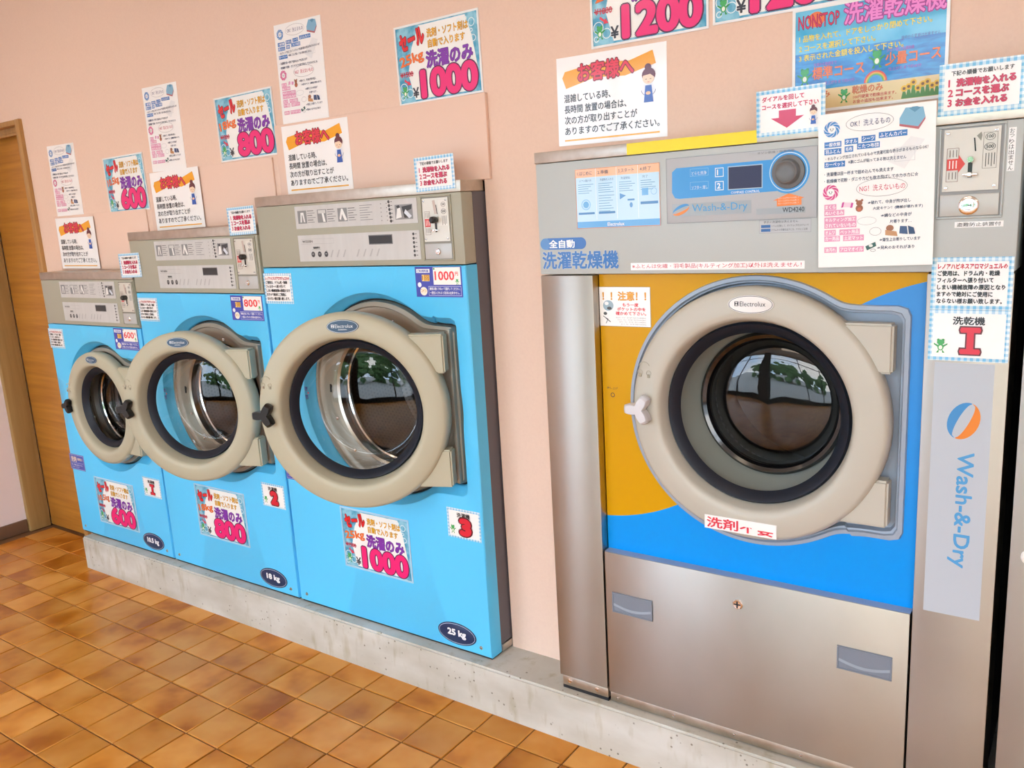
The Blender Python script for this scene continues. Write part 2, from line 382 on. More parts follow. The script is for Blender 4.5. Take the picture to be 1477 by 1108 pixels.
def frog(s, x, y, k, l=4):
    for dx in (-5, 5): s.ell(x+dx*k, y-9*k, 3*k, 3*k, '2f9a4a', l, 8)
    s.ell(x, y-4*k, 8*k, 6*k, '3fae5a', l, 12); s.ell(x, y+7*k, 6.5*k, 8*k, '3fae5a', l, 12)
    s.ell(x, y+8*k, 3.8*k, 5*k, 'f4f8ea', l+1, 10)
    for sx in (-1, 1):
        s.poly([(x+sx*5*k, y+3*k), (x+sx*14*k, y-2*k), (x+sx*14*k, y+1*k), (x+sx*6*k, y+7*k)], '2f9a4a', l)
        s.poly([(x+sx*3*k, y+12*k), (x+sx*9*k, y+20*k), (x+sx*4*k, y+20*k)], '2f9a4a', l)
def swirl(s, x, y, r, c, l=3):
    s.oval(x, y, r, r, r*.5, c, l, 28)
    for i in range(8):
        a = 2*PI*i/8; q = []
        for k in range(6):
            t = k/5; rr = r*(.48+.55*t); an = a+1.0*t
            q.append((x+rr*math.cos(an), y+rr*math.sin(an)))
        q += [(x+r*(.48+.55*k/5)*math.cos(a+1.0*k/5+.10+.10*k/5), y+r*(.48+.55*k/5)*math.sin(a+1.0*k/5+.10+.10*k/5)) for k in range(5, -1, -1)]
        s.poly(q, 'f4f4f6', l+1)
    s.rect(x-r*.22, y-r*.12, x-r*.1, y+r*.02, '404858', l); s.rect(x+r*.1, y-r*.12, x+r*.22, y+r*.02, '404858', l)
    s.oval(x, y+r*.05, r*.18, r*.16, r*.06, '404858', l, 8, .2, PI-.2)
def splitlogo(s, cx, cy, rx, ry, ang, l=3):
    """two crescents, blue and orange, around a slanted gap"""
    ca, sa = math.cos(ang), math.sin(ang)
    for sg, c in ((-1, '3a8fd0'), (1, 'e8862a')):
        pts = [(math.cos(t)*rx, math.sin(t)*ry) for t in [(-PI/2+sg*PI*i/16) for i in range(17)]] if False else None
        out = [(sg*rx*math.sin(PI*i/16), -ry*math.cos(PI*i/16)) for i in range(17)]
        inn = [(sg*rx*(.12+.28*math.sin(PI*i/16)), ry*.93*math.cos(PI*i/16)) for i in range(17)]
        o2 = [(sg*rx*(.10+.26*math.sin(PI*i/16))+rx*.10*math.cos(PI*i/16), -ry*.93*math.cos(PI*i/16)) for i in range(17)]
        m = P(c); q = []
        for a, b in zip(out, o2): q += [a, b]
        q = [s.p(cx+a*ca-b*sa, cy+a*sa+b*ca, l) for a, b in q]
        s.mb.add(q, [(2*i, 2*i+1, 2*i+3, 2*i+2) for i in range(16)], m)

# ------------------------------------------------------------------ the paper notices (print layouts)
def sh_customer(w=.297, h=.210):
    s = Sheet(297, 210, w, h, m_paper)
    s.poly([(16, 48), (24, 34), (120, 22), (200, 30), (262, 14), (270, 44), (190, 62), (110, 56), (26, 74)], 'f5a90c', 0)
    s.text('お客様へ', 62, 20, 42, 'e8344c', 150, bold=.03, oc='7a1626', ow=.05)
    for i, (t, ww) in enumerate((('混雑している時、', 130), ('長時間 放置の場合は、', 172), ('次の方が取り出すことが', 200), ('ありますのでご了承ください。', 258))):
        s.text(t, 20, 88+i*26, 19, '33383e', ww, bold=.016)
    s.rect(18, 196, 278, 200, 'f5b232', 1)
    lady(s, 250, 88, 1.45)
    return s.mesh('customer_notice')
def sh_price(big, kg, old, w=.297, h=.210, cut=1.0, border='f4f6f6'):
    s = Sheet(297, 210, w, h, m_paper)
    s.rect(5, 5, 292, 205, m_bub, 0)
    s.poly([(90, 8), (292-40, 8), (270, 60), (285, 150), (250, 200), (60, 200), (40, 130), (60, 60)], 'f6f8f6', 1)
    for x, y, r in ((230, 22, 8), (252, 18, 6), (272, 30, 11), (275, 70, 9), (20, 165, 14), (42, 180, 12), (14, 190, 7), (270, 50, 5)): s.oval(x, y, r, r, 2, 'e8f8fc', 2, 14)
    s.text('セール', 18, 20, 40, 'e8202c', 88, bold=.055, oc='7a0c16', ow=.04, rot=-.18, l=5)
    s.text('洗剤・ソフト剤は', 118, 22, 22, 'f0b414', 142, bold=.02, oc='a06a10', ow=.02, l=5)
    s.text('自動で入ります', 120, 50, 21, 'f0b414', 128, bold=.02, oc='a06a10', ow=.02, l=5)
    s.text(kg, 14, 77, 33, 'f4772c', 86, bold=.022, oc='b03a10', ow=.016, rot=-.16, l=5)
    s.text('洗濯のみ', 110, 80, 42, '8430b0', 160, bold=.032, oc='4a1a78', ow=.024, l=5)
    n = len(big)
    s.text(big, 88 if n > 3 else 104, 128, 68, 'f0187a', 190 if n > 3 else 172, bold=.05, oc='54184a', ow=.032, l=7, res=5)
    s.text('¥'+old, 12, 122, 14, 'c82c50', 46, bold=.03, l=5); s.rect(10, 127, 60, 130, 'b01830', 6)
    s.poly([(26, 140), (38, 150), (40, 146), (48, 158), (34, 158), (36, 154), (24, 146)], 'e0304a', 5)
    s.text('¥', 54, 168, 26, '202838', 20, bold=.03, oc='f4f6f6', ow=.03, l=6)
    frog(s, 24, 172, 1.0, 4)
    s.frame(0, 0, 297, 210, 5, border, 8)
    return s.mesh('price_poster')
def sh_okng(w=.210, h=.297):
    s = Sheet(210, 297, w, h, m_paper)
    swirl(s, 26, 30, 15, '3f86cc'); s.oval(95, 24, 43, 16, .7, '8a8a90', 3)
    s.text('OK！洗えるもの', 60, 18, 12, '3a3f78', 72, bold=.01)
    s.poly([(148, 24), (158, 6), (188, 8), (192, 26), (180, 42), (148, 34)], '7fb4d4', 2); s.poly([(148, 34), (180, 42), (192, 26), (192, 30), (181, 47), (148, 38)], 'b8606a', 2)
    s.poly([(164, 8), (174, 16), (184, 9), (178, 6), (170, 6)], '5b93b8', 3)
    def tg(t, x0, x1, y, c):
        s.rect(x0, y, x1, y+11, c, 2); s.text(t, x0+2, y+1.8, 7.4, 'ffffff', x1-x0-4, bold=.02)
    B = '3c7cc6'; K = 'e59cbf'
    for t, a, b, y in (('一般衣類', 12, 44, 53), ('タオル', 50, 75, 50.5), ('シーツ', 81, 106, 48.5), ('ふとんカバー', 112, 162, 45), ('羽ふとん', 12, 44, 66.5), ('毛布', 50, 66, 64.5), ('こたつ布団', 73, 114, 61.5), ('カーペット', 12, 51, 91)): tg(t, a, b, y, B)
    T = '3c4a6c'
    s.text('・キルティング加工されているもので洗濯可能な表示があるものならOK！', 14, 79, 7, T, 184, bold=.015, res=1, rot=-.03)
    s.text('※裏にゴムが貼ってある物は洗えません', 57, 91, 7, T, 104, bold=.015, res=1)
    s.text('・洗濯槽は目一杯まで詰め込んでも洗えます', 12, 111, 7.5, T, 127, bold=.02, res=1)
    s.text('・乾燥機で花粉・ダニやカビも吹き飛ばしてホカホカに☆', 12, 124, 7.5, T, 170, bold=.02, res=1)
    s.poly([(128, 100), (168, 58), (192, 66), (158, 116)], 'eceef0', 1); s.frame(140, 76, 176, 102, .8, 'd6d9de', 2)
    swirl(s, 24, 150, 15, 'd84a90'); s.oval(118, 147, 46, 17, .7, '8a8a90', 3)
    s.text('NG！洗えないもの', 78, 141, 12, 'd02860', 82, bold=.012)
    for t, a, b, y in (('まくら', 12, 35, 173), ('ぬいぐるみ', 12, 50, 184.5), ('キルティング加工', 12, 73, 198), ('されていないもの', 12, 73, 209), ('オムツ', 12, 34, 223), ('ペット用品', 41, 79, 223), ('カー用品', 12, 42, 235), ('土足マット', 48, 87, 235), ('油汚れ', 12, 36, 257), ('アロマオイル', 41, 87, 257)): tg(t, a, b, y, K)
    for t, x, ww, y in (('⇒破れて、中身が飛び出し', 94, 76, 171), ('大変キケン！(機械が壊れます)', 103, 88, 183), ('⇒綿などの中身が', 118, 54, 197), ('片寄ります…', 134, 38, 209), ('⇒衛生上お断りしています', 116, 72, 243), ('⇒発火のおそれがあり', 112, 66, 258)):
        s.text(t, x, y, 7, T, ww, bold=.02, res=1)
    s.poly([(46, 171), (50, 170), (48, 180), (44, 181)], 'c8409a', 2); s.poly([(50, 171), (62, 172), (61, 181), (49, 180)], 'f2d4e6', 2); s.poly([(63, 172), (67, 173), (65, 182), (61, 182)], 'c8409a', 2)
    s.ell(78, 174, 6, 5.5, '9a5a3c', 2, 10); s.ell(78, 184, 7, 7, '9a5a3c', 2, 10); s.ell(73, 169, 2.4, 2.4, '9a5a3c', 2, 8); s.ell(83, 169, 2.4, 2.4, '9a5a3c', 2, 8); s.ell(78, 186, 4, 4, 'c86a4a', 3, 8)
    s.oval(92, 209, 18, 8, .8, 'c4c8cc', 2, 16); s.oval(108, 230, 11, 8, .8, 'b0b0b4', 2, 16)
    s.ell(134, 225, 7, 6, '9c6448', 2, 10); s.poly([(126, 228), (146, 232), (148, 241), (126, 238)], 'c89468', 2)
    s.poly([(152, 222), (164, 223), (166, 238), (151, 236)], '3c5684', 2); s.poly([(166, 222), (176, 226), (179, 238), (168, 238)], '2c4470', 2)
    s.poly([(90, 258), (108, 250), (110, 258), (93, 266)], '2f5c58', 2); s.ell(100, 257, 4, 3, 'e8eee8', 3, 8); s.oval(104, 266, 5, 3, .8, '8a8a90', 2, 10)
    return s.mesh('washables_notice')
def sh_steps(w=.137, h=.090):
    s = Sheet(137, 90, w, h, m_paper); s.frame(0, 0, 137, 90, 9, m_ging, 1)
    s.text('下記の順番でお願いします', 20, 13, 8.5, '303438', 98, bold=.03, res=1)
    for i, (n, t, ww) in enumerate((('1', '洗濯物を入れる', 92), ('2', 'コースを選ぶ', 82), ('3', 'お金を入れる', 80))):
        s.text(n, 16, 28+i*17, 12, 'd02c5c', bold=.03); s.text(t, 29, 27.5+i*17, 13, 'd02c5c', ww, bold=.045, oc='6c1430', ow=.025, l=4)
    return s.mesh('steps_sign')
def sh_dial(w=.137, h=.090):
    s = Sheet(137, 90, w, h, m_paper); s.frame(0, 0, 137, 90, 8, m_ging, 1)
    s.text('ダイアルを回して', 12, 13, 10, 'd02c5c', 84, bold=.04); s.text('コースを選択して下さい', 12, 28, 10, 'd02c5c', 112, bold=.04)
    s.poly([(46, 42), (80, 42), (80, 56), (96, 56), (62, 77), (30, 56), (46, 56)], 'cf2356', 3)
    lady(s, 114, 58, .62)
    return s.mesh('dial_sign')
NT = (('レノアハピネスアロマジュエルの', 116), ('ご使用は、ドラム内・乾燥', 104), ('フィルターへ張り付いて', 94), ('しまい機械故障の原因となり', 114), ('ますので絶対にご使用に', 94), ('ならない様お願い致します。', 110))
def sh_softener(w=.135, h=.098):
    s = Sheet(137, 98, w, h, m_paper); s.frame(0, 0, 137, 98, 8, m_ging, 1)
    for i, (t, ww) in enumerate(NT):
        s.text(t, 11, 12+i*13, 9.6, 'c81c3c' if i == 0 else '282c30', ww, bold=.05, res=1)
    return s.mesh('softener_notice')
def sh_number(n, head, w, h, dw=137, dh=98):
    s = Sheet(dw, dh, w, h, m_paper); s.frame(0, 0, dw, dh, 7, m_ging, 1)
    s.text(head, dw/2, 13, 15, '282c30', 54, bold=.03, al='c')
    if n != '1': s.text(n, dw/2+6, 34, dh-50, 'dc1c38', 34, res=5, bold=.08, oc='5c0c20', ow=.06, al='c', l=5)
    if n == '1':
        cx_, ya, yb = dw/2+4, 33, dh-14
        for g_, c_, l_ in ((2.6, '5c0c20', 4), (0, 'dc1c38', 5)):
            s.rect(cx_-6-g_, ya-g_, cx_+6+g_, yb+g_, c_, l_)
            for y in (ya, yb-10): s.poly([(cx_-16-g_, y-g_), (cx_+16+g_, y-g_), (cx_+18+g_, y+5), (cx_+16+g_, y+10+g_), (cx_-16-g_, y+10+g_), (cx_-18-g_, y+5)], c_, l_+.3)
    frog(s, 22, dh-32, .85)
    return s.mesh('number_sign')
def sh_use(price, w=.166, h=.084):
    s = Sheet(166, 84, w, h, mat('ink 2f3fb0', '2f3fb0', .35, coat=.4))
    s.rect(5, 6, 54, 17, 'f4f6fa', 1); s.text('ご利用料金', 8, 8, 7, '2f3fb0', 42, bold=.03, res=1)
    s.rect(24, 22, 52, 40, 'f4e08a', 1); s.text('1回', 26, 23, 15, 'c8860c', 24, bold=.05)
    s.ell(14, 50, 7, 7, 'f4f6fa', 1, 12); s.ell(28, 68, 13, 12, 'f8f4e4', 1, 16); s.text('コイン', 18, 62, 9, 'd89c20', 20, bold=.04, l=3)
    s.rect(66, 2, 162, 50, 'f8f8f4', 1); s.text(price, 72, 13, 24, 'ec2a34', 68, bold=.02)
    s.text('円', 144, 15, 10, 'ec2a34', None, bold=.03); frog(s, 150, 40, .5); s.ell(70, 6, 3, 3, '2f9a4a', 2, 8)
    s.frame(46, 54, 162, 80, 1, 'dfe4ff', 1); s.text('機械は強くひねって選択してください。', 50, 57, 8, 'f4f6fa', 108, bold=.02, res=1); s.text('一度投入されると取消は出来ません。', 50, 68, 8, 'f4f6fa', 106, bold=.02, res=1)
    return s.mesh('fee_sticker')
def sh_nonstop(w=.297, h=.210):
    s = Sheet(297, 210, w, h, m_paper)
    s.rect(6, 6, 291, 90, m_sky, 0); s.rect(6, 90, 291, 165, m_sea, 0); s.rect(6, 165, 291, 204, 'f0d8a0', 0)
    s.ell(48, 26, 17, 15, 'f07a40', 1, 18)
    s.text('NONSTOP', 12, 16, 26, 'e01858', 82, bold=.01, oc='401040', ow=.02); s.text('洗濯乾燥機', 104, 4, 42, 'f08ad8', 186, bold=.02, oc='a83c98', ow=.05, l=4)
    for i, (t, ww) in enumerate((('1 品物を入れて、ドアをしっかり閉めて下さい。', 252), ('2 コースを選択して下さい。', 150), ('3 表示された金額を投入して下さい。', 202))):
        s.text(t, 14, 54+i*19, 13, 'f6e23c', ww, bold=.015, oc='8a8a10', ow=.012)
    s.text('途中から変更は出来ません', 212, 84, 8, '5a50b0', 70, res=1)
    s.text('標準コース', 42, 120, 24, 'f47c34', 102, bold=.015, oc='a84410', ow=.015); s.text('少量コース', 184, 112, 24, 'f47c34', 100, bold=.015, oc='a84410', ow=.015)
    s.text('洗濯から乾燥まで', 44, 112, 7, 'c060c8', 46, res=1); s.text('少ない量の洗濯乾燥', 186, 104, 7, 'c060c8', 50, res=1)
    s.text('仕上がりまで約60分', 66, 150, 7, 'c060c8', 60, res=1); s.text('仕上がりまで約45分', 190, 140, 7, 'c060c8', 60, res=1)
    frog(s, 26, 132, 1.1); frog(s, 168, 116, 1.1)
    for r, c in ((22, 'e84a3c'), (19, 'f4b03c'), (16, '6cc05c'), (13, '4aa0e0')): s.oval(166, 164, r, r, 3, c, 2, 14, PI, 2*PI)
    s.text('洗濯のみ', 14, 168, 14, 'e0783c', 64, bold=.02); s.text('お金を入れて', 18, 184, 7, 'd04830', 52, bold=.02, res=1); s.text('回します。', 30, 193, 7, 'd04830', 36, bold=.02, res=1)
    s.text('乾燥のみ', 122, 167, 15, 'e0783c', 58, bold=.02, oc='903c10', ow=.012); s.text('100円硬貨で乾燥出来ます。', 124, 185, 7, 'd04830', 82, bold=.02, res=1); s.text('お金の追加も出来ます。', 124, 194, 7, 'd04830', 76, bold=.02, res=1)
    frog(s, 106, 180, .85)
    for i in range(9):
        x = 220+i*8.4; y = 184-(i % 3)*5+(2 if i % 2 else 0)
        s.poly([(x-5, 203), (x-2, y+4), (x+2, y+4), (x+6, 203)], '4c8a34', 1)
        s.ell(x, y, 6.2, 6.2, 'f2c020', 2, 9); s.ell(x, y, 3, 3, '7a4a18', 3, 8)
    s.frame(0, 0, 297, 210, 6, 'f4f6f6', 6)
    return s.mesh('course_poster')
def sh_caution(w=.137, h=.096):
    s = Sheet(190, 148, w, h, m_paper); s.frame(0, 0, 190, 148, 1, '404040', 1)
    s.text('！！注意！！', 14, 18, 32, 'f0a814', 160, bold=.03, oc='7a5a10', ow=.01)
    for i, (t, ww) in enumerate((('もう一度', 58), ('ポケットの中を', 104), ('確かめて下さい。', 112))): s.text(t, (88, 68, 62)[i], 60+i*16, 13, 'e03040', ww, bold=.03)
    for i in range(4): s.text('コイン・ペン・ライターなどの入れ忘れに', 62+i*6, 112+i*8, 5, '303030', 112-i*6, res=1)
    s.ell(34, 70, 20, 20, '9ab4c4', 2, 14); s.ell(28, 62, 8, 7, 'f4f4f4', 3, 10); s.ell(38, 80, 9, 6, '404040', 3, 10); s.ell(22, 100, 7, 6, '404040', 2, 10)
    for a in ((12, 110, 30, 122), (30, 122, 22, 138), (22, 118, 40, 132)): s.poly([(a[0], a[1]), (a[0]+3, a[1]-1), (a[2]+3, a[3]-1), (a[2], a[3])], '303030', 2)
    return s.mesh('pocket_caution')

def on(name, me, label, cat, x, y, z, group=None, rot=0):
    o = link(name, me, None, (x, y, z)); o.rotation_euler[1] = rot
    return tag(o, label, cat, group)

#@SETTING
# ------------------------------------------------------------------ the room
LX, RX, YW, YS, ZF, ZT = -2.15, 4.6, .1027, -4.4, -ZC, 2.55
def struct(mb, name, kind='structure'):
    o = mb.build(name); o['kind'] = kind; return o
fl = MB(); fl.box(LX-.1, RX+.1, YS-.1, 1.0, ZF-.12, ZF-.004, m_grout); floor = struct(fl, 'floor')
TP = .1467; OX, OY = -.1703, -.4274
tm = MB(); g = .0022
tm.box(-TP/2+g, TP/2-g, -TP/2+g, TP/2-g, -.010, 0, m_tile, .0016, 1)
tme = tm.mesh('tile')
cells = []
for i in range(-16, 34):
    for j in range(-29, 5):
        cx_, cy2 = OX+(i+.5)*TP, OY+(j+.5)*TP
        if cx_-TP/2 < LX or cx_+TP/2 > RX or cy2-TP/2 < YS: continue
        if cy2+TP/2 > -.041 and cx_+TP/2 > -1.391: 
            if cy2-TP/2 > -.041: continue
        if cy2+TP/2 > YW+.08: continue
        cells.append((cx_, cy2))
cam_p = M.translation
def shows(c):
    v = Vector((c[0], c[1], 0))-cam_p; d = v.dot(F)
    if d <= .1: return 9e9
    u, t = 728.8+1225.9*v.dot(RR)/d, 562.6-1225.9*v.dot(UU)/d
    return d if -60 < u < 1540 and t < 1180 else 9e9
cells.sort(key=shows)
for c in cells[:296]:
    o = link('tile', tme, floor, (c[0], c[1], ZF))
    o.rotation_euler = (random.uniform(-.002, .002), random.uniform(-.002, .002), 0)
rest = MB()
for c in cells[296:]:
    x0, x1, y0, y1 = c[0]-TP/2+g, c[0]+TP/2-g, c[1]-TP/2+g, c[1]+TP/2-g
    rest.add([(x0, y0, ZF), (x1, y0, ZF), (x1, y1, ZF), (x0, y1, ZF), (x0, y0, ZF-.004), (x1, y0, ZF-.004), (x1, y1, ZF-.004), (x0, y1, ZF-.004)],
             [(0, 1, 2, 3), (4, 5, 1, 0), (5, 6, 2, 1), (6, 7, 3, 2), (7, 4, 0, 3)], m_tile)
o = rest.build('far_tiles', floor); o['kind'] = 'stuff'

# back wall with the openings the machines stand in
W3 = dict(m1=(-1.4546, -.7614, .9433, 1.1297), m2=(-.7493, -.0113, 1.0804, 1.2739), m3=(0, .8352, 1.1658, 1.3592))
DX0, DX1, DH = 1.0845, 2.1094, 1.4363
bw = MB(); y0, y1 = YW, YW+.1
hS = .031
def wb(x0, x1, z0, z1): bw.box(x0, x1, y0, y1, z0, z1, m_wall)
wb(-1.60, -1.4596, ZF, ZT)
wb(-1.4596, -.7564, 1.1297+hS, ZT); wb(-.7564, -.0063, 1.2739+hS, ZT); wb(-.0063, .8392, 1.3592+hS, ZT)
wb(.8392, DX0-.002, 0, ZT); wb(DX0-.002, 3.16, DH, ZT); wb(3.16, RX, ZF, ZT)
wb(LX-.1, -1.60, 1.806, ZT)
struct(bw, 'wall_back')
mbx = MB(); mbx.box(LX-.1, LX, YS, .0692, ZF, ZT, m_white); mbx.box(LX-.1, LX, .0692, 1.0, ZF, ZT, m_white); struct(mbx, 'wall_left')
struct(MB().box(RX, RX+.1, YS, YW+.1, ZF, ZT, m_wall), 'wall_right')
struct(MB().box(LX-.1, RX+.1, YS-.1, 1.0, ZT, ZT+.1, m_ceil), 'ceiling')
struct(MB().box(LX, LX+.012, YS, .066, ZF, -.082, m_base, .002), 'baseboard_left')
struct(MB().box(LX, LX+.03, .068, .172, ZF, 1.79, m_postw, .004), 'trim_1')
# timber door in the back wall
tr = MB(); tr.box(-1.63, -1.592, YW-.016, YW+.10, ZF, 1.806, m_jamb, .004); struct(tr, 'trim_2')
tr = MB(); tr.box(LX+.002, -1.6302, YW-.010, YW+.03, 1.785, 1.806, m_jamb, .003); tr.box(LX+.002, -1.6302, YW+.03, YW+.068, 1.765, 1.8, m_jamb); tr.box(LX+.002, -1.6302, YW+.03, YW+.05, 1.752, 1.765, m_jamb, .002)
struct(tr, 'trim_3')
dr = MB(); dr.box(LX+.032, -1.63, YW+.071, YW+.105, ZF+.006, 1.765, m_wood, .002); door1 = struct(dr, 'door_1')
hn = MB(); hn.torus((0, 0, 0), .02, .004, m_rimst, 20, 8); hn.box(-.02, .02, .003, .006, -.035, .035, m_rimst, .002); hn.build('door_handle', door1, (-1.69, YW+.064, .85))
struct(MB().box(LX, -1.63, YW+.105, .9, ZF-.001, ZF+.004, m_base), 'trim_4')

# concrete plinth
bmx = bmesh.new(); bmesh.ops.create_cube(bmx, size=1)
for v in bmx.verts: v.co = Vector(((-1.3908+4.55)/2+v.co.x*(4.55+1.3908), (.8-.041)/2+v.co.y*.841, ZF/2+v.co.z*ZC))
bmesh.ops.bevel(bmx, geom=[e for e in bmx.edges if all(v.co.z > -.01 for v in e.verts) or all(v.co.x < -1.3 and v.co.y < 0 for v in e.verts)], offset=.006, segments=3, affect='EDGES')
cb = MB(); cb.bm(bmx, m_conc); plinth = struct(cb, 'trim_5')

struct(MB().box(LX-.1, RX+.1, 1.0, 1.1, ZF-.12, ZT+.1, m_dark), 'wall_service'); struct(MB().box(RX, RX+.1, YW+.1, 1.0, ZF, ZT, m_dark), 'wall_service_side')
# access panels of the wall above the washers
for i, (x0, x1, z0, z1) in enumerate(((-1.455, -.765, 1.1297+hS+.004, 1.389), (-.728, -.013, 1.2739+hS+.004, 1.517), (.022, .866, 1.3592+hS, 1.612))):
    b = MB(); b.box(x0, x1, -.0115 if i == 2 else -.006, 0, z0, z1, m_panel, .0015)
    o = b.build('access_panel', None, (0, YW, 0))
    tag(o, ('pink wall access panel above the smallest, leftmost washer', 'pink wall access panel above the middle washer', 'pink wall access panel above the largest washer, its right edge standing proud')[i], 'panel', 'pink access panels over the washers')

# shop front behind the camera: low sill, mullions, panes
sw = MB(); sw.box(LX-.1, RX+.1, YS-.1, YS, ZF, ZF+.12, m_alu); sw.box(LX-.1, RX+.1, YS-.1, YS, 2.42, ZT, m_ceil); struct(sw, 'wall_front')
struct(MB().box(-.16, .16, YS-.12, YS+.10, ZF, ZT, mat('dark brown pillar', (.05, .035, .03), .6)), 'pillar')
nwin = 5
spans = [(LX, -1.155), (-1.155, -.16), (.16, 1.64), (1.64, 3.12), (3.12, RX)]
for k in range(nwin):
    xa, xb = spans[k]
    f = MB(); t = .035
    f.box(xa, xa+t, YS-.08, YS-.02, ZF+.12, 2.42, m_alu, .003); f.box(xb-t, xb, YS-.08, YS-.02, ZF+.12, 2.42, m_alu, .003)
    f.box(xa+t, xb-t, YS-.08, YS-.02, ZF+.12, ZF+.16, m_alu); f.box(xa+t, xb-t, YS-.08, YS-.02, 2.38, 2.42, m_alu); f.box(xa+t, xb-t, YS-.08, YS-.02, 1.95, 1.99, m_alu)
    wn = struct(f, 'window_%d' % (k+1))
    for za, zb in ((ZF+.16, 1.95), (1.99, 2.38)):
        p = MB(); p.add([(xa+t, YS-.05, za), (xb-t, YS-.05, za), (xb-t, YS-.05, zb), (xa+t, YS-.05, zb)], [(0, 1, 2, 3)], m_win); p.build('pane', wn)
struct(MB().box(-30, 34, -40, YS-.1, ZF-.2, ZF-.03, m_asph), 'ground')
#@OBJECTS
# ------------------------------------------------------------------ ceiling lamps
for i, (x, y) in enumerate(LAMPS):
    t = thing('ceiling_lamp', ('flat ceiling lamp nearest the wooden door', 'flat ceiling lamp in front of the steel dryer', 'flat ceiling lamp in the window corner by the left wall', 'flat ceiling lamp by the middle of the shop window', 'flat ceiling lamp at the far right end')[i], 'lamp', (x, y, ZT-ZC-.001-ZC+ZC), 'ceiling lamps')
    t.location.z = ZT+ZC
    MB().box(-.62, .62, -.2, .2, -.06, 0, m_lamp, .01).build('housing', t)
    em = MC.get('lamp glow')
    if em is None:
        em = mat('lamp glow', (1, .9, .75)); bb = em.node_tree.nodes['Principled BSDF']; bb.inputs['Emission Color'].default_value = (1, .85, .66, 1); bb.inputs['Emission Strength'].default_value = 4
    MB().box(-.57, .57, -.16, .16, -.068, -.06, em, .002).build('diffuser', t)

# ------------------------------------------------------------------ machine parts
def outline(R, X, H, rc, off, angs):
    """hole shape: circle of radius R plus a block reaching x = X, z = +-H, star-shaped about the circle's centre"""
    R += off; X += off; H += off; out = []
    for a in angs:
        c, s = math.cos(a), math.sin(a); r = R
        if c > 0:
            rr = min(X/c, H/abs(s) if abs(s) > 1e-6 else 9)
            # rounded corner
            px, pz = rr*c, rr*s; kx, kz = X-rc, H-rc
            if px > kx and abs(pz) > kz:
                lo, hi = 0, rr
                for _ in range(24):
                    m = (lo+hi)/2; qx, qz = m*c, abs(m*s)
                    if qx > kx and qz > kz and math.hypot(qx-kx, qz-kz) > rc: hi = m
                    else: lo = m
                rr = lo
            r = max(r, rr)
        out.append(r)
    n = len(out)
    for _ in range(3):
        out = [max(out[i], .25*out[i-1]+.5*out[i]+.25*out[(i+1) % n]) if out[i] < R*1.12 else out[i] for i in range(n)]
    return out
def angset(x0, x1, z0, z1, n=160):
    A = [2*PI*k/n for k in range(n)]
    for x, z in ((x0, z0), (x1, z0), (x0, z1), (x1, z1)): A.append(math.atan2(z, x) % (2*PI))
    return sorted(A)
def rectr(a, x0, x1, z0, z1):
    c, s = math.cos(a), math.sin(a); r = 9
    if c > 1e-9: r = min(r, x1/c)
    if c < -1e-9: r = min(r, x0/c)
    if s > 1e-9: r = min(r, z1/s)
    if s < -1e-9: r = min(r, z0/s)
    return r
def loopat(rs, angs, cx, cz, y): return [(cx+r*math.cos(a), y, cz+r*math.sin(a)) for r, a in zip(rs, angs)]

def electro_badge(w, h, bg, fg, sub=False):
    s = Sheet(100, 44, w, h); s.mb.mats = []
    m = MB(); m.lathe([(w/2, 0), (w/2, -.0015), (w/2-.001, -.0022)], (0, 0, 0), bg, 40, False, True, 1, h/w)
    s.y0 = -.0022; s.mb = m
    s.oval(50, 22, 48, 20.5, 1.2, fg, 0, 40)
    s.rect(15, 15, 24, 26, fg, 0); s.rect(16.4, 16.4, 22.6, 24.6, bg, 1); s.poly([(16.4, 16.4), (19.5, 20), (16.4, 24.6)], fg, 2); s.poly([(22.6, 16.4), (19.5, 20), (22.6, 24.6)], fg, 2)
    s.text('Electrolux', 27, 15, 11.5, fg, 56, bold=.012, l=1)
    if sub: s.rect(36, 32, 64, 33.2, fg, 1); s.text('Laundry', 38, 28.5, 4.2, fg, 24, res=1, l=2)
    return m.mesh('badge')

def knob_mesh(m, a0=0.0, k=1.0):
    """three blunt arms with hollow flanks between them"""
    b = MB(); loops = []; N = 96
    def rad(a):
        d = abs((math.degrees(a-a0)+60) % 120-60)
        return .0375 if d < 15 else .0140+(.0375-.0140)*(1-(d-15)/45)**1.7
    for y, q in ((.012, .5), (0, .5), (-.001, .96), (-.014, 1.0), (-.021, .95), (-.025, .82)):
        loops.append([(q*k*rad(2*PI*i/N)*math.cos(2*PI*i/N), y*k, q*k*rad(2*PI*i/N)*math.sin(2*PI*i/N)) for i in range(N)])
    b.loft(loops, m, True, True, True)
    return b.mesh('handle')

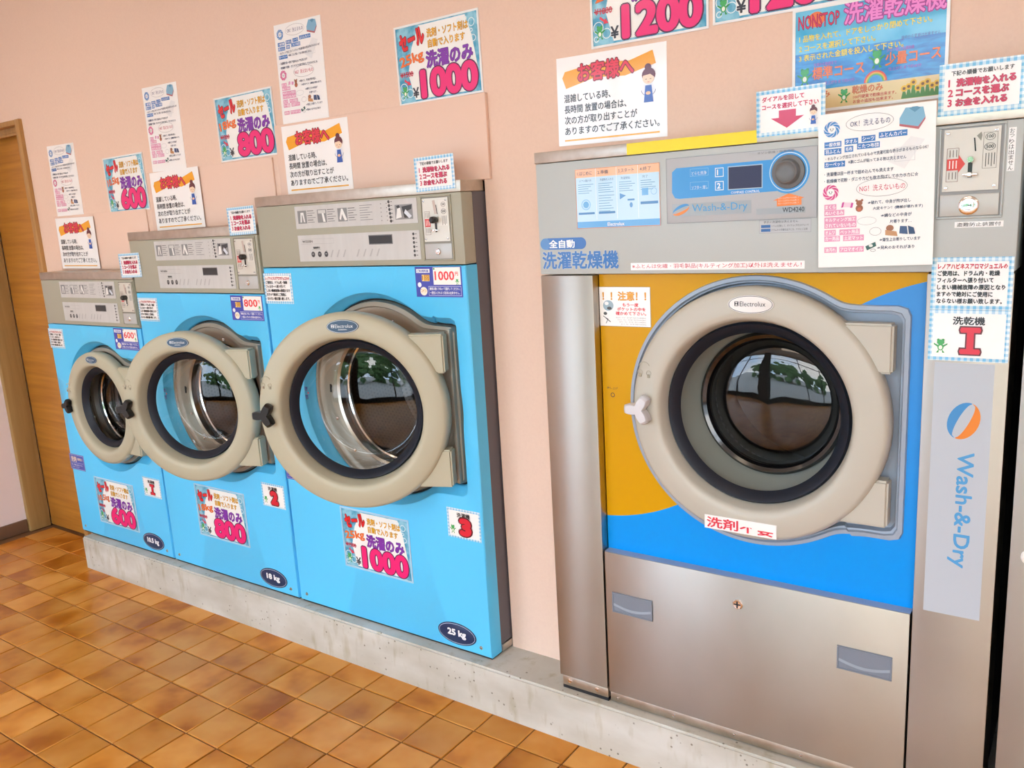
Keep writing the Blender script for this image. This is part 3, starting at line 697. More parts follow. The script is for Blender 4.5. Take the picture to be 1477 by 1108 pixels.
def build_door(parent, Xh, cz, R, r0, th, t0, mring, wbadge, ka, mk, dryer=False, yh=-.010, HB=(.11, .22)):
    """door: ring mesh with its sub-parts; local origin on the hinge line, closed door reaches to -2R"""
    c = (-R, 0, 0)
    b = MB()
    prof = [(R-.004, .012), (R, .006), (R, -t0+.016), (R-.004, -t0+.006), (R-.012, -t0), (r0+.022, -t0-.002), (r0+.010, -t0-.001), (r0+.004, -t0+.004), (r0+.001, -t0+.012), (r0-.008, .012), (r0-.010, .026), (r0+.010, .026), (r0+.014, .012), (R-.004, .012)]
    b.lathe(prof, c, mring, 112)
    # raised padlock marks beside the knob
    kx = -2*R+(R-r0)*.50; kz = .095*R/.288
    mk2 = mat('mark shade', (.36, .33, .25), .5)
    for q, dx, dz in ((.006, -.011, -.008), (.006, .011, -.010)):
        b.torus((kx+dx, -t0-.0015, kz+dz), q, .0009, mring, 14, 6); b.box(kx+dx-.0035, kx+dx+.0035, -t0-.0035, -t0, kz+dz-.011, kz+dz-.003, mk2, .001)
    b.torus((kx, -t0-.0015, kz+.004), .013, .0010, mring, 14, 6, .3, PI-.3)
    door = b.build('door', parent, (Xh, yh, cz)); door.rotation_euler = (0, 0, math.radians(th))
    for sg in (1, -1):
        h = MB(); z0, z1 = sorted((sg*HB[0]*R/.288, sg*HB[1]*R/.288)); k = R-.022
        lf = [(-R+math.sqrt(max(0, k*k-z*z)), z) for z in [z1-(z1-z0)*i/10 for i in range(11)]]
        bm_ = bmesh.new(); pts = [(-.001, z0), (-.001, z1)]+lf
        va = [bm_.verts.new((x, .016, z)) for x, z in pts]; vb = [bm_.verts.new((x, -t0+.012, z)) for x, z in pts]; n_ = len(pts)
        bm_.faces.new(va); fr_ = bm_.faces.new(vb[::-1])
        for i in range(n_): bm_.faces.new((va[i], va[(i+1) % n_], vb[(i+1) % n_], vb[i]))
        bmesh.ops.bevel(bm_, geom=[e for e in bm_.edges if e.verts[0].co.x > -.002 or e.verts[1].co.x > -.002], offset=.005, segments=3, affect='EDGES'); h.bm(bm_, mring, True)
        h.build('hinge_bracket', door)
    g = MB(); g.lathe([(r0-.005, .002), (r0-.010, -.006), (r0-.019, -.002), (r0-.032, .014), (r0-.016, .028), (r0-.006, .022)], c, m_gask, 96)
    g.build('seal', door)
    if not dryer:
        q = r0-.031
        gl = MB(); gl.lathe([(q+.004, .012), (q, .020), (q-.003, .045), (q-.008, .075), (q-.015, .092), (q-.022, .098), (q-.030, .0985), (q*.7, .0925), (q*.4, .0875), (q*.15, .0853), (.0005, .085)], c, m_glass, 96)
        gl.build('glass_bowl', door)
    else:
        fu = MB(); fu.lathe([(r0-.020, .012), (r0-.024, .03), (r0-.040, .11), (r0-.046, .118)], c, m_funnel, 96); fu.build('door_bowl', door)
        ri = MB(); ri.lathe([(r0-.042, .122), (r0-.043, .108), (r0-.050, .102), (r0-.058, .106), (r0-.062, .118), (r0-.064, .15)], c, mat('gloss black rim', (.008, .008, .009), .12, coat=.6), 96); ri.build('glass_rim', door)
        q = r0-.062
        gl = MB(); gl.lathe([(q, .125), (q-.002, .112), (q-.012, .106), (q*.6, .098), (q*.3, .095), (.0005, .094)], c, m_glass, 96)
        gl.build('glass_pane', door)
    k = link('handle', knob_mesh(mk, ka, 1.0*min(1, R/.275)), door, (-2*R+(R-r0)*.40, -t0-.006, 0))
    k['label'] = 'light grey three lobed door handle' if dryer else 'black three lobed door handle'
    bw_ = wbadge
    bd = link('badge', electro_badge(bw_, bw_*.40, mat('badge white', (.85, .85, .85), .3) if dryer else mat('badge blue', (.055, .115, .20), .3), '404650' if dryer else 'dfe8ee', not dryer), door, (-R+.004, -t0-.002, (R+r0)/2+.0))
    bd['label'] = 'white oval maker badge' if dryer else 'blue oval maker badge'
    return door

def screw(parent, x, y, z, r=.006, m=None):
    b = MB(); b.lathe([(r, 0), (r, -.001), (r*.8, -.0026), (r*.3, -.003)], (0, 0, 0), m or m_chrome, 14, False, True); b.box(-r*.6, r*.6, -.0033, -.0028, -.0005, .0005, m_dark)
    return b.build('screw', parent, (x, y, z))

def drum_and_tub(root, cx, cz, r0, depth=.34, mouth=.055):
    b = MB()
    b.lathe([(r0+.005, mouth-.012), (r0+.001, mouth-.016), (r0-.006, mouth-.010), (r0-.006, mouth+.012)], (cx, 0, cz), m_rimst, 96)
    b.lathe([(r0-.006, mouth+.024), (r0-.010, mouth+.020), (r0-.014, mouth+.024), (r0-.012, mouth+.034)], (cx, 0, cz), m_chrome, 96)
    b.build('tub_rim', root)
    g = MB(); g.lathe([(r0-.006, mouth+.010), (r0-.012, mouth+.016), (r0-.006, mouth+.026)], (cx, 0, cz), m_black, 72); g.build('tub_gasket', root)
    # drum with uv for the holes
    me = bpy.data.meshes.new('drum'); n = 72; rd = r0+.05; V = []; Fc = []; UV = []
    prof = [(r0-.012, mouth+.034), (rd, mouth+.05), (rd, mouth+depth), (rd-.02, mouth+depth+.02), (.001, mouth+depth+.02)]
    L = [0]
    for (a, b0), (c, d) in zip(prof, prof[1:]): L.append(L[-1]+math.hypot(a-c, b0-d))
    for (r, y) in prof:
        for k in range(n): V.append((cx+r*math.cos(2*PI*k/n), y, cz+r*math.sin(2*PI*k/n)))
    P_ = .0135; circ = round(2*PI*rd/P_)
    for i in range(len(prof)-1):
        for k in range(n):
            k2 = (k+1) % n; Fc.append((i*n+k, i*n+k2, (i+1)*n+k2, (i+1)*n+k))
            UV += [(k/n*circ, L[i]/P_), ((k+1)/n*circ, L[i]/P_), ((k+1)/n*circ, L[i+1]/P_), (k/n*circ, L[i+1]/P_)]
    me.from_pydata(V, [], Fc); uv = me.uv_layers.new(name='UVMap'); uv.data.foreach_set('uv', [x for q in UV for x in q])
    me.materials.append(m_drum); me.polygons.foreach_set('use_smooth', [True]*len(Fc)); me.set_sharp_from_angle(angle=math.radians(40)); me.update()
    dr = link('drum', me, root)
    # lifters inside the drum
    for k in range(3):
        a = 2*PI*k/3+.5; b = MB(); b.box(-.022, .022, mouth+.06, mouth+depth, -.004, .035, m_rimst, .010)
        for i, v in enumerate(b.v):
            x, y, z = v; rr = rd-z; b.v[i] = (cx+rr*math.cos(a)-x*math.sin(a), y, cz+rr*math.sin(a)+x*math.cos(a))
        b.build('lifter', dr)

def control_prints(w, x0, code, scale=1.0):
    """upper instruction label and lower display label of a washer's head, sizes (w, .069) and (w-.0, .080)"""
    a = Sheet(500, 70, .497*w, .068, m_label, .0012)
    G = '8a8c8e'; D = '56585a'
    for i in range(3):
        x = 12+i*88; a.rect(x, 14, x+40, 54, G, 0)
        if i == 0: a.poly([(x+10, 50), (x+14, 20), (x+27, 20), (x+32, 50), (x+26, 50), (x+22, 28), (x+19, 28), (x+17, 50)], 'e6e6e4', 1)
        elif i == 1: a.rect(x+4, 16, x+36, 26, 'd0d0ce', 1); a.poly([(x+20, 26), (x+28, 26), (x+34, 52), (x+24, 52)], 'eeeeec', 1)
        else: a.poly([(x+6, 46), (x+16, 16), (x+22, 16), (x+38, 50), (x+28, 52), (x+18, 32), (x+12, 50)], 'eeeeec', 1)
        for k in range(6): a.rect(x+44, 15+k*7, x+44+(36 if k % 2 else 28)-(k % 3)*3, 17+k*7, D if k % 2 == 0 else G, 1)
    for k in range(7): a.rect(280, 10+k*7, 280+(50-(k % 3)*9), 11.8+k*7, G, 1)
    for k in range(5):
        for j in range(2): a.ell(365+j*22, 10+k*12, 1.6, 1.6, D, 1, 6)
    for k in range(6): a.ell(396+k*.8, 6+k*11, 4.6, 4.6, '3c3e40', 1, 10); a.rect(403, 5+k*11, 409, 7+k*11, D, 1)
    a.rect(418, 16, 484, 58, G, 1); a.poly([(420, 56), (428, 24), (438, 20), (442, 52)], 'ececea', 2); a.poly([(444, 22), (482, 18), (480, 30), (460, 36), (472, 54), (452, 54)], '35373a', 2); a.poly([(452, 40), (458, 30), (480, 50), (470, 56)], 'd8e0ea', 3); a.poly([(424, 20), (434, 17), (440, 24), (428, 27)], '35373a', 3)
    b = Sheet(500, 82, .497*w, .080, m_label, .0012)
    b.text(code, 20, 16, 7, D, 46, bold=.02); b.frame(14, 12, 158, 28, .6, 'a8aaac', 0)
    b.text('強制排水', 66, 36, 7, '3c3e40', 30, bold=.03, res=1); b.rect(60, 45, 98, 46, G, 1)
    for k in range(3): b.ell(63+k*29, 60, 8.5, 9, '5c5e62', 1, 16); b.ell(63+k*29, 60, 7, 7.4, '3c3e42', 2, 16); b.rect(59+k*29, 58, 67+k*29, 60, 'b0b2b4', 3)
    for k in range(8): x = 110+k*27+(30 if k > 3 else 0); b.poly([(x, 70), (x+12, 48), (x+17, 48), (x+6, 70)], 'b4b4b4', 0)
    b.rect(306, 10, 396, 34, '1c2226', 1); b.frame(304, 8, 398, 36, 1.6, '6a6c6e', 0)
    for k in range(6): b.ell(478, 10+k*12, 4.2, 4.2, '3c3e40', 1, 10); b.rect(484, 9+k*12, 490, 11+k*12, D, 1)
    return a, b

def coin_unit(root, x0, x1, z0, z1, y, big=False):
    """coin acceptor: recessed frame, plate, slot, reject knob, lever, cash door with lock"""
    w_ = x1-x0; h = z1-z0
    f = MB(); t = .004
    for a in ((x0, x1, z1-t, z1), (x0, x1, z0, z0+t), (x0, x0+t, z0+t, z1-t), (x1-t, x1, z0+t, z1-t)): f.box(a[0], a[1], y-.004, y+.001, a[2], a[3], m_head if not big else m_dgrey, .0012, 1)
    f.box(x0+t, x1-t, y-.0008, y+.0, z0+t, z1-t, mat('coin recess', (.30, .29, .25), .5) if not big else mat('coin recess grey', (.33, .34, .34), .5))
    cu = f.build('coin_unit', root)
    pm = mat('coin plate metal', (.60, .56, .50), .5, .6) if big else mat('coin plate pale', (.70, .69, .62), .35, .3)
    zc = z0+h*.30
    s = Sheet(100, 140, w_*.84, h*.66, pm, .003)
    s.rect(62, 8, 94, 90, 'e4e2da' if not big else 'c4bfb2', 0) if not big else s.frame(70, 12, 95, 92, .8, '6a665c', 0)
    s.oval(82, 22, 9, 8, 1, '4a4a48', 1, 16); s.text('100', 76.5, 18, 7, '4a4a48', 11, bold=.03, l=2)
    s.oval(82, 44, 10, 8.5, 1.2, '4a4a48', 1, 16); s.text('500', 75.5, 40, 7.5, '4a4a48', 13, bold=.04, l=2)
    for k in range(4): s.rect(75+k*5, 58, 76.6+k*5, 58+(26 if k % 2 else 30), '5c5a54', 1)
    s.poly([(58, 18), (66, 10), (68, 18), (66, 30)], '8a887e', 0) if big else s.poly([(40, 8), (50, 6), (56, 50), (46, 52)], 'c8b8ae', 1)
    s.frame(6, 42, 28, 118, 1, '8a6a60', 1); s.rect(7, 66, 28, 92, 'd83a34', 2)
    if big: s.poly([(28, 58), (40, 79), (28, 98)], 'd83a34', 2)
    for k in range(3): s.rect(11+k*6, 70, 13+k*6, 88, 'f4e4e0', 3); s.rect(11+k*6, 46, 12.4+k*6, 62, '6a5a54', 2); s.rect(11+k*6, 96, 12.4+k*6, 112, '6a5a54', 2)
    s.poly([(53, 22), (55.5, 22), (58.5, 52), (56, 52)], '101010', 3)
    s.rect(45, 74, 53, 110, '0c0c0c', 3)
    pl = s.build('coin_plate', cu, ((x0+x1)/2, y-.0012, zc+h*.33+.0))
    for dx, dz in ((-1, 1), (1, 1), (-1, -1), (1, -1)): screw(pl, dx*w_*.36, -.0035, dz*h*.29, .0032)
    kn = MB()
    if big: kn.lathe([(.0065, 0), (.0065, -.006), (.005, -.010)], (0, 0, 0), m_chrome, 20, False, True)
    else: kn.lathe([(.008, 0), (.0095, -.010), (.009, -.018), (.006, -.021)], (0, 0, 0), m_blackp, 20, False, True)
    kn.build('reject_button', cu, ((x0+x1)/2-w_*.0, y-.005, zc+h*.33+h*.66*(.5-.50)-(0 if big else .0)))
    lv = MB(); lv.box(-.012, .012, -.009, 0, -.0018, .0018, m_chrome, .001); lv.box(-.003, .003, -.016, -.006, -.004, .004, m_chrome, .001); lv.build('lever', cu, ((x0+x1)/2, y-.005, zc+h*.33-h*.66*.24))
    bx = MB(); bx.box(x0+t+.002, x1-t-.002, y-.0036, y-.0008, z0+t+.001, zc-.008+.002, mat('cash door', (.50, .50, .47), .4, .2) if big else mat('cash door pale', (.53, .54, .53), .4, .2), .0012)
    bx.build('cash_door', cu)
    lk = MB(); r = .017 if big else .009
    lk.lathe([(r, 0), (r, -.003), (r*.82, -.005), (r*.55, -.0052), (r*.5, -.008), (r*.3, -.0085)], (0, 0, 0), m_chrome, 28, False, True); lk.box(-r*.05, r*.28, -.0092, -.0084, -r*.04, r*.04, m_dark)
    lk.build('cash_lock', cu, ((x0+x1)/2, y-.0034, (z0+t+zc-.006)/2))

def make_washer(name_i, x0, x1, zb, zh, cxr, cz, R, th, t0, kg, code, label, ka, yh=-.010):
    root = thing('washing_machine', label, 'washing machine', (x0, 0, 0), 'blue front loading washers on the plinth'); W = x1-x0
    cx = cxr-x0                      # closed door centre
    Xh = cx+R+.004; Ro = R+.018; X = R+.014; H = .238*R/.288; BS = .007
    A = angset(-cx, W-cx, BS-cz, zb-cz)
    rr = [rectr(a, -cx, W-cx, BS-cz, zb-cz) for a in A]
    o1 = outline(Ro, X, H, .022, .024, A); o2 = outline(Ro, X, H, .022, .003, A); o3 = outline(Ro, X, H, .02, 0, A)
    b = MB()
    rin = [r-.004 for r in rr]
    b.loft([loopat(rr, A, cx, cz, .050), loopat(rr, A, cx, cz, .003), loopat(rin, A, cx, cz, 0), loopat(o1, A, cx, cz, 0), loopat([q*.85+p*.15 for q, p in zip(o1, o2)], A, cx, cz, .0015), loopat([q*.35+p*.65 for q, p in zip(o1, o2)], A, cx, cz, .024), loopat(o2, A, cx, cz, .031), loopat(o3, A, cx, cz, .037), loopat(o3, A, cx, cz, .045)], m_blue)
    b.build('front_panel', root)
    # body behind it
    c = MB(); c.box(.002, W-.002, .0505, .70, .028, zh-.0005, m_bside, .002); cab = c
    A2 = angset(-cx, W-cx, -.1, .1)
    cab_o = None
    # cabinet is a shell with a round mouth: sides, top and back
    c = MB(); t = .003
    c.box(.001, t, .0502, .62, .030, zh, m_bside); c.box(W-t, W-.001, .0502, .62, .030, zh, m_bside); c.box(t, W-t, .0502, .62, zh-.004, zh, m_bside); c.box(t, W-t, .616, .62, .030, zh-.004, m_bside)
    c.build('cabinet', root)
    r0 = R*.742
    pl = MB(); Ap = [2*PI*k/120 for k in range(120)]; q1 = outline(Ro, X, H, .02, -.0055, Ap)
    rt = r0+.004
    pl.loft([loopat(q1, Ap, cx, cz, .044), loopat([p-.003 for p in q1], Ap, cx, cz, .026), loopat([p-.016 for p in q1], Ap, cx, cz, .022), loopat([p-.020 for p in q1], Ap, cx, cz, .028), loopat([R-.012]*120, Ap, cx, cz, .028), loopat([R-.028]*120, Ap, cx, cz, .033), loopat([R-.034]*120, Ap, cx, cz, .040), loopat([rt+.012]*120, Ap, cx, cz, .046), loopat([rt]*120, Ap, cx, cz, .052)], m_plate)
    tp = pl.build('tub_plate', root)
    for a in (1.35, 2.5, 3.5, 4.0): screw(tp, cx+(R-.045)*math.cos(a), .041, cz+(R-.045)*math.sin(a), .006)
    ks = MB(); ks.lathe([(.007, 0), (.007, -.001)], (0, 0, .008), m_dark, 16, False, True); ks.box(-.004, .004, -.001, 0, -.012, .006, m_dark); ks.build('keyhole_slot', tp, (cx-(R-.042), .042, cz+.012))
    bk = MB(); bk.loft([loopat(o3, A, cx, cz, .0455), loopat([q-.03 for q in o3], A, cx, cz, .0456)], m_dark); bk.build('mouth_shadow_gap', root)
    drum_and_tub(root, cx, cz, r0, .33, .055)
    # hinge post behind the door
    h = MB(); h.box(cx+R-.010, cx+R+.002, .010, .027, cz-H+.012, cz+H-.012, m_plate, .004); h.build('hinge_bar', root)
    build_door(root, Xh, cz, R, r0, th, t0, m_ring, .096*R/.288, ka, m_blackp, yh=yh, HB=(.11, .22))
    # control head
    hd = MB(); hd.box(0, W, 0, .050, zb+.003, zh, m_head, .003); head = hd.build('control_head', root)
    st = MB(); st.box(-.001, W+.001, -.001, .1015, zh+.0008, zh+.031, m_steeld, .0015); s0 = st.build('top_strip', root); s0['label'] = 'brushed steel top strip'
    a, b2 = control_prints(1.0, 0, code)
    hh = zh-zb; k = hh/.1934
    o = a.build('instruction_label', root, (W*.517, -.0005, zb+hh*.79)); o.scale = (W/.835, 1, k)
    o = b2.build('display_label', root, (W*.519, -.0005, zb+hh*.305)); o.scale = (W/.835, 1, k)
    xa = {'m1': W-.100, 'm2': W-.122, 'm3': .694}[name_i]; xb = {'m1': W-.002, 'm2': W-.010, 'm3': .801}[name_i]
    coin_unit(root, xa, xb, zb+.014*k, zb+.189*k, -.0005)
    # bottom rail, screws, capacity badge, information sticker
    r_ = MB(); r_.box(.004, W-.004, .006, .60, .0005, .0065, m_alu); r_.box(W-.02, W+.003, .052, .115, .0066, .028, m_rimst, .001); r_.build('base_rail', root)
    for sx in (.034, W-.038): screw(root, sx, 0, .045-.012, .006, m_rimst)
    s = Sheet(160, 76, .148, .071); m = MB(); m.lathe([(.074, 0), (.074, -.001), (.073, -.0014)], (0, 0, 0), mat('badge navy', (.012, .03, .10), .35), 48, False, True, 1, .48); s.mb = m; s.y0 = -.0014
    s.oval(80, 38, 75, 34, 1.4, 'c8d4ec', 0, 40); s.text(kg, 80, 24, 27, 'f4f6fa', 86 if len(kg) > 5 else 74, bold=.05, al='c')
    o = link('capacity_badge', m.mesh('capacity_badge'), root, (W-.128, 0, .056)); o['label'] = 'navy oval badge reading %s' % kg
    s = Sheet(120, 70, .119, .071, mat('ink 3a4ab0', '3a4ab0', .35, coat=.4), .0004)
    s.frame(3, 3, 117, 67, 1, 'dfe4ff', 0); s.text('洗剤', 14, 10, 24, 'f0d8c0', 44, bold=.03); s.text('自動投入', 66, 14, 12, 'f0d8c0', 44, bold=.02, res=1); s.rect(10, 38, 110, 39, 'dfe4ff', 1)
    for k2, t in enumerate(('洗剤・柔軟剤は自動で入ります', '入れないでください')): s.text(t, 12, 44+k2*10, 7, 'f4f6fa', 92-k2*30, res=1)
    o = s.build('information_sticker', root, (.052 if name_i == 'm1' else .058, -.0002, cz-.275)); o['label'] = 'small blue information sticker'
    # unlock marks left of the handle
    mk_ = Sheet(40, 60, .030, .045); mk_.text('開', 4, 2, 18, '2a3c8c', 16, bold=.03); mk_.text('▶', 20, 22, 12, 'd83040'); mk_.text('閉', 4, 38, 18, '2a3c8c', 16, bold=.03)
    mk_.build('lock_mark', root, (cx-R-.022, -.0002, cz))
    return root

w1 = make_washer('m1', *W3['m1'][:2], W3['m1'][2], W3['m1'][3], -1.094, .606, .2355, 1.2, .030, '10.5 kg', 'W3105N', 'smallest light blue front loading washer, beside the wooden door', PI, yh=.002)
w2 = make_washer('m2', *W3['m2'][:2], W3['m2'][2], W3['m2'][3], -.358, .697, .267, 18.5, .040, '18 kg', 'W3180N', 'mid sized light blue front loading washer between the other two', PI)
w3 = make_washer('m3', *W3['m3'][:2], W3['m3'][2], W3['m3'][3], .463, .762, .289, 22.5, .040, '25 kg', 'W3250N', 'largest light blue front loading washer, nearest the steel dryer', PI)

# ------------------------------------------------------------------ the steel washer dryers
def make_dryer(label, full=True):
    X0 = 1.0845; yd = -.0168
    root = thing('washer_dryer', label, 'washer dryer', (X0, 0, 0), 'steel clad washer dryers')
    D = lambda x: x-X0
    W = 2.1094-X0
    hz0, hz1 = 1.142, 1.409
    b = MB(); b.box(D(X0), D(1.2325), yd, .1, .040, hz0-.003, m_steel, .002); b.build('side_post', root)
    b = MB(); b.box(D(1.9645), W, yd, .1, .001, hz0-.003, m_steel, .002); b.build('side_post', root)
    b = MB(); b.box(0, W, yd, .1, hz0, hz1, m_dgrey, .003); b.build('control_head', root)
    b = MB(); b.box(-.001, W+.001, yd-.002, .1, hz1+.001, 1.436, m_steeld, .0015); b.box(D(1.335), D(1.634), yd-.0026, yd-.002, hz1+.0015, 1.4355, mat('yellow tape', (.90, .74, .01), .4)); o = b.build('top_strip', root); o['label'] = 'steel top strip with yellow tape'
    b = MB(); b.box(.004, .008, .101, .66, .04, 1.43, m_bside); b.box(W-.008, W-.004, .101, .66, .04, 1.43, m_bside); b.box(.008, W-.008, .101, .66, 1.426, 1.43, m_bside); b.box(.008, W-.008, .656, .66, .04, 1.426, m_bside); b.build('cabinet', root)
    # front panel behind the posts
    px0, px1, pz0, pz1, py = D(1.2345), D(1.9625), .425, hz0-.003, .012
    R = .288; cx, cz = D(1.622), .826
    A = angset(px0-cx, px1-cx, pz0-cz, pz1-cz)
    rr = [rectr(a, px0-cx, px1-cx, pz0-cz, pz1-cz) for a in A]
    o1 = outline(R+.006, R+.010, .232, .02, .016, A); o2 = outline(R+.006, R+.010, .232, .02, .006, A); o3 = outline(R+.006, R+.010, .232, .02, 0, A)
    # amber panel with the blue field beyond two curves
    pm = bpy.data.materials.get('amber and blue enamel')
    if pm is None:
        pm = bpy.data.materials.new('amber and blue enamel'); pm.use_nodes = True; n = pm.node_tree.nodes; L = pm.node_tree.links; bs = n['Principled BSDF']
        t = n.new('ShaderNodeTexCoord'); sp = n.new('ShaderNodeSeparateXYZ'); L.new(t.outputs['Object'], sp.inputs[0])
        def mth(op, a, b_):
            q = n.new('ShaderNodeMath'); q.operation = op
            for i, s in enumerate((a, b_)):
                if isinstance(s, (int, float)): q.inputs[i].default_value = s
                else: L.new(s, q.inputs[i])
            return q.outputs[0]
        # the boundary is a long S: an arch above the door's right shoulder, a bowl below its left
        def circ(ax, az, ra, inside):
            dx = mth('SUBTRACT', sp.outputs['X'], ax); dz = mth('SUBTRACT', sp.outputs['Z'], az)
            d = mth('SQRT', mth('ADD', mth('MULTIPLY', dx, dx), mth('MULTIPLY', dz, dz)), 0)
            return mth('LESS_THAN' if inside else 'GREATER_THAN', d, ra)
        up_ = mth('GREATER_THAN', sp.outputs['Z'], .80)
        hi = circ(D(2.07), .66, .474, True)           # blue inside this circle, upper right
        lo = circ(D(1.19), 1.02, .501, False)         # blue outside this circle, lower left
        m3_ = n.new('ShaderNodeMix'); L.new(up_, m3_.inputs[0]); L.new(lo, m3_.inputs[2]); L.new(hi, m3_.inputs[3])
        mx = n.new('ShaderNodeMix'); mx.data_type = 'RGBA'; L.new(m3_.outputs[0], mx.inputs[0]); mx.inputs[6].default_value = (.66, .34, 0, 1)
        # blue goes from mid blue above to deeper blue below (printed)
        gr = n.new('ShaderNodeMapRange'); gr.inputs['From Min'].default_value = .55; gr.inputs['From Max'].default_value = 1.05; L.new(sp.outputs['Z'], gr.inputs[0])
        mb_ = n.new('ShaderNodeMix'); mb_.data_type = 'RGBA'; L.new(gr.outputs[0], mb_.inputs[0]); mb_.inputs[6].default_value = (0, .31, .90, 1); mb_.inputs[7].default_value = (.06, .30, .74, 1)
        L.new(mb_.outputs[2], mx.inputs[7]); L.new(mx.outputs[2], bs.inputs['Base Color']); bs.inputs['Roughness'].default_value = .3; bs.inputs['Specular IOR Level'].default_value = .25
    b = MB(); b.loft([loopat(rr, A, cx, cz, py+.03), loopat(rr, A, cx, cz, py), loopat(o1, A, cx, cz, py)], pm); b.build('front_panel', root)
    b = MB(); b.loft([loopat(o1, A, cx, cz, py), loopat([q-.002 for q in o1], A, cx, cz, py-.007), loopat(o2, A, cx, cz, py-.008), loopat([q-.003 for q in o2], A, cx, cz, py-.002), loopat(o3, A, cx, cz, py-.001), loopat([q-.004 for q in o3], A, cx, cz, py+.016), loopat([.25]*len(A), A, cx, cz, py+.018)], m_surr); o = b.build('door_surround', root); o['label'] = 'blue grey raised surround of the door'
    build_door(root, cx+R, cz, R, .214, 0, .034, m_ringd, .100, PI, m_whitep, True, yh=.004, HB=(.112, .214))
    # dark interior behind the glass
    b = MB(); b.lathe([(.150, .155), (.168, .17), (.20, .20), (.24, .24), (.24, .50), (.001, .51)], (cx, 0, cz), m_dark, 72); b.build('drum', root)
    b = MB(); 
    for k in range(60):
        a = 2*PI*k/60; b.box(-.0045, .0045, .165, .185, 0, .016, m_black)
        for i in range(len(b.v)-8, len(b.v)):
            x, y, z = b.v[i]; q = .170-z*.6; b.v[i] = (cx+q*math.cos(a)-x*math.sin(a), y, cz+q*math.sin(a)+x*math.cos(a))
    b.build('vent_ring', root)
    # drawer below
    dz0, dz1 = .033, .432
    b = MB(); b.box(D(1.2375), D(1.9605), yd, .012, dz0, dz1, m_steel, .0025); b.box(D(1.2375), D(1.9605), yd+.003, .0118, dz1-.001, dz1+.0005, m_surr); dw = b.build('drawer', root)
    for xx in (1.2565, 1.8165):
        h = MB(); xa, xb, za, zz = D(xx), D(xx+.114), .269, .3255; t = .004
        for q in ((xa, xb, zz-t, zz), (xa, xb, za, za+t), (xa, xa+t, za+t, zz-t), (xb-t, xb, za+t, zz-t)): h.box(q[0], q[1], yd-.003, yd, q[2], q[3], m_pocket, .001, 1)
        h.box(xa+t, xb-t, yd-.0008, yd-.0002, za+t, zz-t, m_pocket)
        # sloping scoop of the pocket
        arc = [(xa+t+(xb-xa-2*t)*i/12, za+t+.006+.010*(1-math.sin(PI*i/12))) for i in range(13)]
        h.loft([[(x, yd-.0024, z) for x, z in arc], [(x, yd-.0009, z+.006) for x, z in arc]], mat('pocket lip', (.28, .32, .38), .3), False)
        h.build('recessed_handle', dw)
    lk = MB(); lk.lathe([(.0125, 0), (.0125, -.003), (.010, -.005), (.006, -.0045)], (0, 0, 0), m_chrome, 24, False, True); lk.box(-.0015, .0015, -.0056, -.0048, -.008, .008, m_dark); lk.box(-.008, .008, -.0056, -.0048, -.0012, .0012, m_dark); lk.build('drawer_lock', dw, (D(1.591), yd, .369))
    b = MB(); b.box(D(1.2375), D(1.9605), yd+.006, .08, .004, .031, m_steeld, .002); o = b.build('kick_strip', root)
    for k in range(5): screw(o, D(1.26+k*.16), yd+.006, .018, .004)
    b = MB(); b.box(.006, D(1.2325), yd+.003, .1, .010, .038, m_steeld, .002); o = b.build('foot_plate', root); b2 = MB(); b2.box(.006, D(1.2325), yd+.004, .1, .001, .0095, m_black); b2.build('rubber_pad', o)
    for x in (.03, .115): screw(o, x, yd+.003, .026, .007)
    # ---- controls on the head
    s = Sheet(220, 140, .2175, .1375, m_paper, .0008)
    s.rect(0, 0, 220, 20, 'f6b98c', 0); s.rect(0, 20, 220, 124, 'bfe2f8', 0); s.rect(0, 124, 220, 140, '55a6e4', 0)
    for i, t in enumerate(('1.はじめに', '2.準備', '3.スタート', '4.終了')):
        x = 4+i*55; s.text(t, x+2, 6, 9, '50586a', (40, 28, 40, 28)[i], bold=.01); s.rect(x+51, 0, x+51.8, 120, 'ffffff', 1) if i < 3 else None
        s.text(('ドアの開け方', '洗濯物を入れる', '洗濯開始', '完了')[i], x+8, 25, 6, '4a7aa8', (32, 36, 24, 14)[i], res=1)
        for k in range(5): s.rect(x+3, 36+k*5, x+3+(42-(k*7+i*5) % 16), 37.4+k*5, '6aa0cc', 1)
        if i == 0: s.oval(27, 84, 13, 13, 3, '8cc4ec', 1, 20); s.ell(27, 84, 8, 8, '5aa6e0', 1, 16)
        if i == 1:
            for k in range(7): s.rect(x+3, 64+k*6, x+3+(42-(k*9) % 14), 65.4+k*6, '6aa0cc', 1)
        if i == 2: s.poly([(x+4, 62), (x+20, 68), (x+4, 76)], '4a90d0', 1); s.rect(x+24, 76, x+42, 80, '4a90d0', 1); s.ell(x+33, 90, 4, 6, '4a90d0', 1, 10)
        if i == 3: s.rect(x+6, 54, x+22, 70, '6ab2ea', 1); s.oval(x+36, 62, 8, 8, 1.4, '8cc4ec', 1, 14)
        if i != 2: s.rect(x+2, 102 if i < 2 else 84, x+46, 107 if i < 2 else 90, '3a80c0', 1)
    s.text('Electrolux', 84, 128, 8, 'f4f8fa', 44, bold=.02); s.frame(0, 0, 220, 140, 1.2, 'e08a4a', 2)
    o = s.build('step_label', root, (D(1.3055), yd-.0003, 1.3195)); o['label'] = 'blue and orange operating step label'
    # control fascia
    f = MB(); f.box(D(1.4305), D(1.757), yd-.002, yd, 1.254, 1.3945, mat('fascia film', (.47, .50, .53), .38), .0012); fa = f.build('control_fascia', root)
    s = Sheet(327, 141, .327, .141); s.y0 = -.0002
    s.poly([(24, 22), (14, 30), (13, 74), (20, 86), (30, 88), (246, 84), (262, 20)], '3c9ae2', 0)
